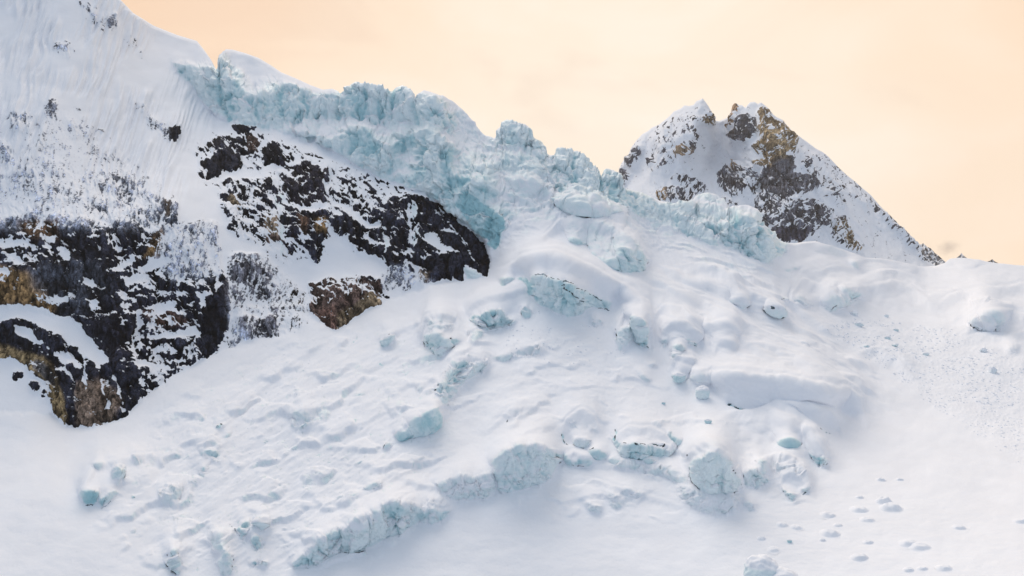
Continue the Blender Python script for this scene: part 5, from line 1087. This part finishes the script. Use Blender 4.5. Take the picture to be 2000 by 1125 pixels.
#CLOUD
# ------------------------------------------------------------------ loose blocks, mounds and rubble
def ico(sub):
    t = (1 + 5 ** .5) / 2
    v = [(-1, t, 0), (1, t, 0), (-1, -t, 0), (1, -t, 0), (0, -1, t), (0, 1, t), (0, -1, -t), (0, 1, -t), (t, 0, -1), (t, 0, 1), (-t, 0, -1), (-t, 0, 1)]
    f = [(0, 11, 5), (0, 5, 1), (0, 1, 7), (0, 7, 10), (0, 10, 11), (1, 5, 9), (5, 11, 4), (11, 10, 2), (10, 7, 6), (7, 1, 8), (3, 9, 4), (3, 4, 2), (3, 2, 6), (3, 6, 8), (3, 8, 9), (4, 9, 5), (2, 4, 11), (6, 2, 10), (8, 6, 7), (9, 8, 1)]
    v = [np.array(q) / np.linalg.norm(q) for q in v]
    for _ in range(sub):
        mid = {}; g_ = []
        def mp_(a, b):
            k = (min(a, b), max(a, b))
            if k not in mid:
                m = v[a] + v[b]; v.append(m / np.linalg.norm(m)); mid[k] = len(v) - 1
            return mid[k]
        for a, b, c in f:
            ab, bc, ca = mp_(a, b), mp_(b, c), mp_(c, a)
            g_ += [(a, ab, ca), (b, bc, ab), (c, ca, bc), (ab, bc, ca)]
        f = g_
    return np.array(v, np.float32), np.array(f, np.int32)
ICO4 = ico(4); ICO1 = ico(1); ICO0 = ico(0)
def n3(v, s, seed, o=3):
    return (fbm(v[:, 0] * s + 3.1, v[:, 1] * s + v[:, 2] * s * .7, o, seed) + fbm(v[:, 1] * s - 1.7, v[:, 2] * s + v[:, 0] * s * .6, o, seed + 5) + fbm(v[:, 2] * s + 9.2, v[:, 0] * s - v[:, 1] * s * .5, o, seed + 9)) * .45
def boulder(name, label, cat, px, py, rx, rz, ry=None, icy=0.0, dp=.3, sink=.35, seed=0, rugged=.18, group=None, flat=0):
    p, n_ = surface_at(px, py)
    k = p[1] / FPX; rx *= k; rz *= k; ry = (ry * k) if ry else rx
    v, f = ICO4
    d = 1 + rugged * n3(v, 1.3, seed) + rugged * .35 * n3(v, 4.0, seed + 3)
    w = v * d[:, None]
    if flat:
        for q in range(7):
            a = np.array([math.sin(seed * 3.1 + q * 2.4), math.cos(seed * 1.7 + q * 2.4) - .2, .6 * math.sin(seed + q * 1.3)]); a /= np.linalg.norm(a)
            s_ = w @ a; w = w - np.maximum(0, s_ - (.72 + .08 * math.sin(q * 5 + seed)))[:, None] * a
    nn_ = w / np.linalg.norm(w, axis=1, keepdims=True)
    iv = np.clip(icy * sstep(.62, .25, nn_[:, 2]) * (1.1 + .5 * n3(v, 2.5, seed + 8)), 0, 1) if icy else np.zeros(len(v))
    w = w * np.array([rx, ry, rz])
    o = add(name, make_mesh(name, w, f, M_NEAR, {'mat': np.stack([np.zeros(len(v)), iv, iv * dp * 1.2], -1), 'rock_colour': np.full((len(v), 3), .05)}), label=label, category=cat, group=group)
    o.location = p + np.array([0, 0, rz * (1 - 2 * sink)])
    return o
cloud()
boulder('ice_boulder', 'tall snow capped ice boulder cut by the bottom of the picture', 'boulder', 1488, 1150, 34, 37, icy=.62, dp=.2, sink=.1, seed=3, rugged=.16)
boulder('snow_drift', 'snow drift banked against the right side of the capped ice boulder', 'snow drift', 1526, 1156, 36, 34, sink=.3, seed=4, rugged=.15)
boulder('ice_boulder', 'round grey ice boulder at the upper end of the longest snow lobe', 'boulder', 1371, 780, 14, 14, icy=.55, dp=.3, sink=.15, seed=5)
boulder('ice_boulder', 'small dark ice block lying alone on open snow below the longest lobe', 'boulder', 1384, 832, 7, 5.5, icy=.9, dp=.55, sink=.2, seed=6, flat=1)
boulder('ice_boulder', 'tiny dark ice lump on the snow left of the round grey boulder', 'boulder', 1296, 792, 3.5, 3, icy=.9, dp=.6, sink=.2, seed=7)
boulder('ice_boulder', 'grey ice ball half out of the snow beside the gully', 'boulder', 1325, 742, 13, 11, icy=.8, dp=.4, sink=.3, seed=8, flat=1)
boulder('ice_boulder', 'little dark stone of ice near the foot of the arched block', 'boulder', 1542, 1059, 4.5, 4, icy=.9, dp=.6, sink=.25, seed=9)
MOUNDS = [(1741, 994, 16, 12, 'largest rounded snow mound of the close pair'), (1727, 982, 12, 12, 'smaller snow mound behind the largest one'), (1679, 997, 14, 7, 'flat topped oval snow mound left of the close pair'), (1695, 1017, 11, 5, 'low snow mound below the flat topped oval one'), (1721, 938, 7, 5, 'small snow mound highest above the close pair'), (1757, 937, 6, 4, 'faint low snow mound upper right of the close pair'),
          (1529, 1025, 9, 5, 'low snow mound under the big rounded ice face'), (1488, 1053, 7, 5, 'small snow mound above the capped ice boulder'), (1622, 1043, 15, 9, 'broad soft snow mound in the middle of the lower snow'), (1606, 1055, 5, 4, 'tiny snow mound touching the broad soft one'), (1680, 1090, 13, 9, 'domed snow mound nearest the bottom of the open snow'),
          (1774, 1062, 14, 8, 'left half of the long double snow mound'), (1796, 1068, 16, 8, 'right half of the long double snow mound'), (1874, 1032, 10, 6, 'lone snow mound out on the open snow at the right'), (1996, 1019, 12, 8, 'snow mound touching the right edge of the picture'), (1844, 1112, 12, 7, 'snow mound at the lower right bottom edge'), (1775, 1114, 8, 6, 'pointed snow mound beside the bottom edge'), (1802, 1112, 8, 5, 'small low snow mound between the pointed and the edge one'),
          (1637, 1026, 7, 4, 'small snow mound right above the broad soft one'), (1696, 1060, 8, 5, 'snow mound left of the long double mound'), (1619, 1006, 12, 6, 'smooth swell of snow above the broad soft mound'), (1679, 972, 6, 4, 'tiny low snow mound left of the close pair'), (1511, 1076, 9, 4, 'barely raised snow mound near the capped boulder'), (1866, 1031, 5, 3, 'tiny snow mound beside the lone one'), (1556, 1030, 9, 4, 'low pale snow mound in line with the foot of the glacier')]
def mound(label, px, py, rx, rz, seed):
    """a lump drifted over by snow: gentle behind, steeper and undercut by wind on the downhill side"""
    p, n_ = surface_at(px, py); k = p[1] / FPX; R_ = rx * k * 1.55; H_ = rz * k * .85
    ax = n_ - n_[1] * 0; t1 = np.cross([0, 1, 0.0], ax); t1 /= np.linalg.norm(t1); t2 = np.cross(ax, t1)
    nr_, na_ = 14, 40
    rr_ = np.linspace(0, 1, nr_)[:, None]; aa = np.linspace(0, 2 * math.pi, na_, endpoint=False)[None]
    wob = 1 + .22 * noise(np.cos(aa) * 1.3 + seed, np.sin(aa) * 1.3, seed)
    x = rr_ * np.cos(aa) * wob; y = rr_ * np.sin(aa) * wob
    d = np.sqrt(x * x + np.where(y < 0, (y * 1.5) ** 2, (y * .9) ** 2))
    hgt = (1 - sstep(.30, 1.0, d)) * (1 + .25 * noise(x * 2.2 + seed, y * 2.2, seed + 1)) - .10 * rr_ ** 3
    w = (x * R_)[..., None] * t1 + (y * R_)[..., None] * (t2 if t2[1] > 0 else -t2) + (hgt * H_)[..., None] * np.array([0, -.25, .97])
    w = w.reshape(-1, 3); i_ = np.arange(nr_ - 1)[:, None] * na_; j_ = np.arange(na_)[None]; j2 = (j_ + 1) % na_
    f = np.stack([i_ + j_, i_ + na_ + j_, i_ + na_ + j2, i_ + j2], -1).reshape(-1, 4)
    o = add('snow_mound', make_mesh('snow_mound', w, f, M_NEAR, {'mat': np.zeros((len(w), 3)), 'rock_colour': np.full((len(w), 3), .05)}), label=label, category='snow mound', group='snow mounds on the lower snow')
    o.location = p
for k, (px, py, rx, rz, lab) in enumerate(MOUNDS):
    mound(lab, px, py, rx, rz, 40 + k)
for k, (px, py, rx, rz, ic_, lab) in enumerate([(1676, 639, 9, 5, .5, 'broken grey ice lump at the upper left of the rubble fan'), (1749, 649, 5, 3, .8, 'small dark ice lump right of the broken grey one in the rubble fan'), (1732, 667, 6, 4, .6, 'pale blue ice lump in the middle of the rubble fan'), (1746, 683, 7, 3.5, .7, 'wide blue ice lump lowest of those in the rubble fan'),
        (1689, 682, 6, 3, .7, 'flat ice lump at the lower left edge of the rubble fan'), (1730, 620, 5, 3.5, .4, 'snow lump alone above the rubble fan'), (1808, 694, 6, 4, .5, 'angular snow lump right of the middle of the rubble fan'), (1938, 729, 9, 8, .35, 'upright snow block at the right side of the rubble fan'), (1667, 617, 8, 6, .3, 'snowy block just under the low double ice hump'), (1921, 690, 7, 5, .3, 'half buried snow block under the swell with the blue hollow')]):
    boulder('ice_lump', lab, 'ice lump', px, py, rx, rz, icy=ic_, dp=.35, sink=.25, seed=90 + k, rugged=.3, flat=1, group='ice lumps in the rubble fan')
rng = np.random.default_rng(7)
def scatter(poly, n, smin, smax, name, label, seed, single=0, icy=.25, pw=3.0):
    p = np.asarray(poly, float); lo, hi = p.min(0), p.max(0)
    vv, ff, mm = [], [], []; nv = 0; k = 0
    bx, bf = ICO1
    big = []
    while k < n:
        q = lo + rng.random(2) * (hi - lo)
        if not inside(poly, np.array([q[0]]), np.array([q[1]]))[0]: continue
        if noise(q[0] / 60, q[1] / 22, seed) < -.12 + .5 * (rng.random() - .5): continue
        pt, _ = surface_at(q[0], q[1])
        s_ = (smin + (smax - smin) * rng.random() ** pw) * pt[1] / FPX
        w = bx * (1 + .35 * (rng.random((len(bx), 1)) - .5)) * np.array([1, .8, .62 + .3 * rng.random()]) * s_
        a = rng.random() * 6.28; R_ = np.array([[math.cos(a), -math.sin(a), 0], [math.sin(a), math.cos(a), 0], [0, 0, 1]])
        w = w @ R_.T
        iv = icy * (rng.random() ** 2)
        k += 1
        pt = pt - np.array([0, 0, s_ * .25])
        big.append((s_ / pt[1], w, pt, iv))
    big.sort(key=lambda t: -t[0])
    for i, (_, w, pt, iv) in enumerate(big):
        at_ = np.tile([0, iv * 2, iv], (len(w), 1))
        if i < single:
            o = add(name, make_mesh(name, w, bf, M_NEAR, {'mat': at_, 'rock_colour': np.full((len(w), 3), .05)}, smooth=False), label=label, category='snow chunk', group='chunks of avalanche snow')
            o.location = pt
        else:
            vv.append(w + pt); ff.append(bf + nv); mm.append(at_); nv += len(w)
    v = np.vstack(vv); m_ = np.vstack(mm)
    add('avalanche_rubble', make_mesh('avalanche_rubble', v, np.vstack(ff), M_NEAR, {'mat': m_, 'rock_colour': np.full((len(v), 3), .05)}, smooth=False), kind='stuff', label=label)
scatter([(1560,625),(1640,622),(1760,630),(1880,645),(1960,700),(2080,760),(2080,960),(1980,900),(1880,830),(1800,780),(1730,720),(1650,680)], 5600, .2, 3.2, 'snow_chunk', 'white avalanche rubble spread over the snowfield at the right', 801, single=0, icy=0, pw=6)
scatter([(1030,590),(1060,605),(1110,622),(1180,640),(1220,690),(1180,720),(1040,720),(980,700),(990,640)], 260, .4, 3.0, 'snow_chunk', 'snowy rubble under the huge capped block', 811, single=0, icy=.2)
scatter([(560,640),(660,690),(700,760),(560,900),(420,960),(400,860),(480,740)], 160, .4, 2.2, 'snow_chunk', 'scattered small lumps on the wind packed snow of the left slope', 831, single=0, icy=.25)
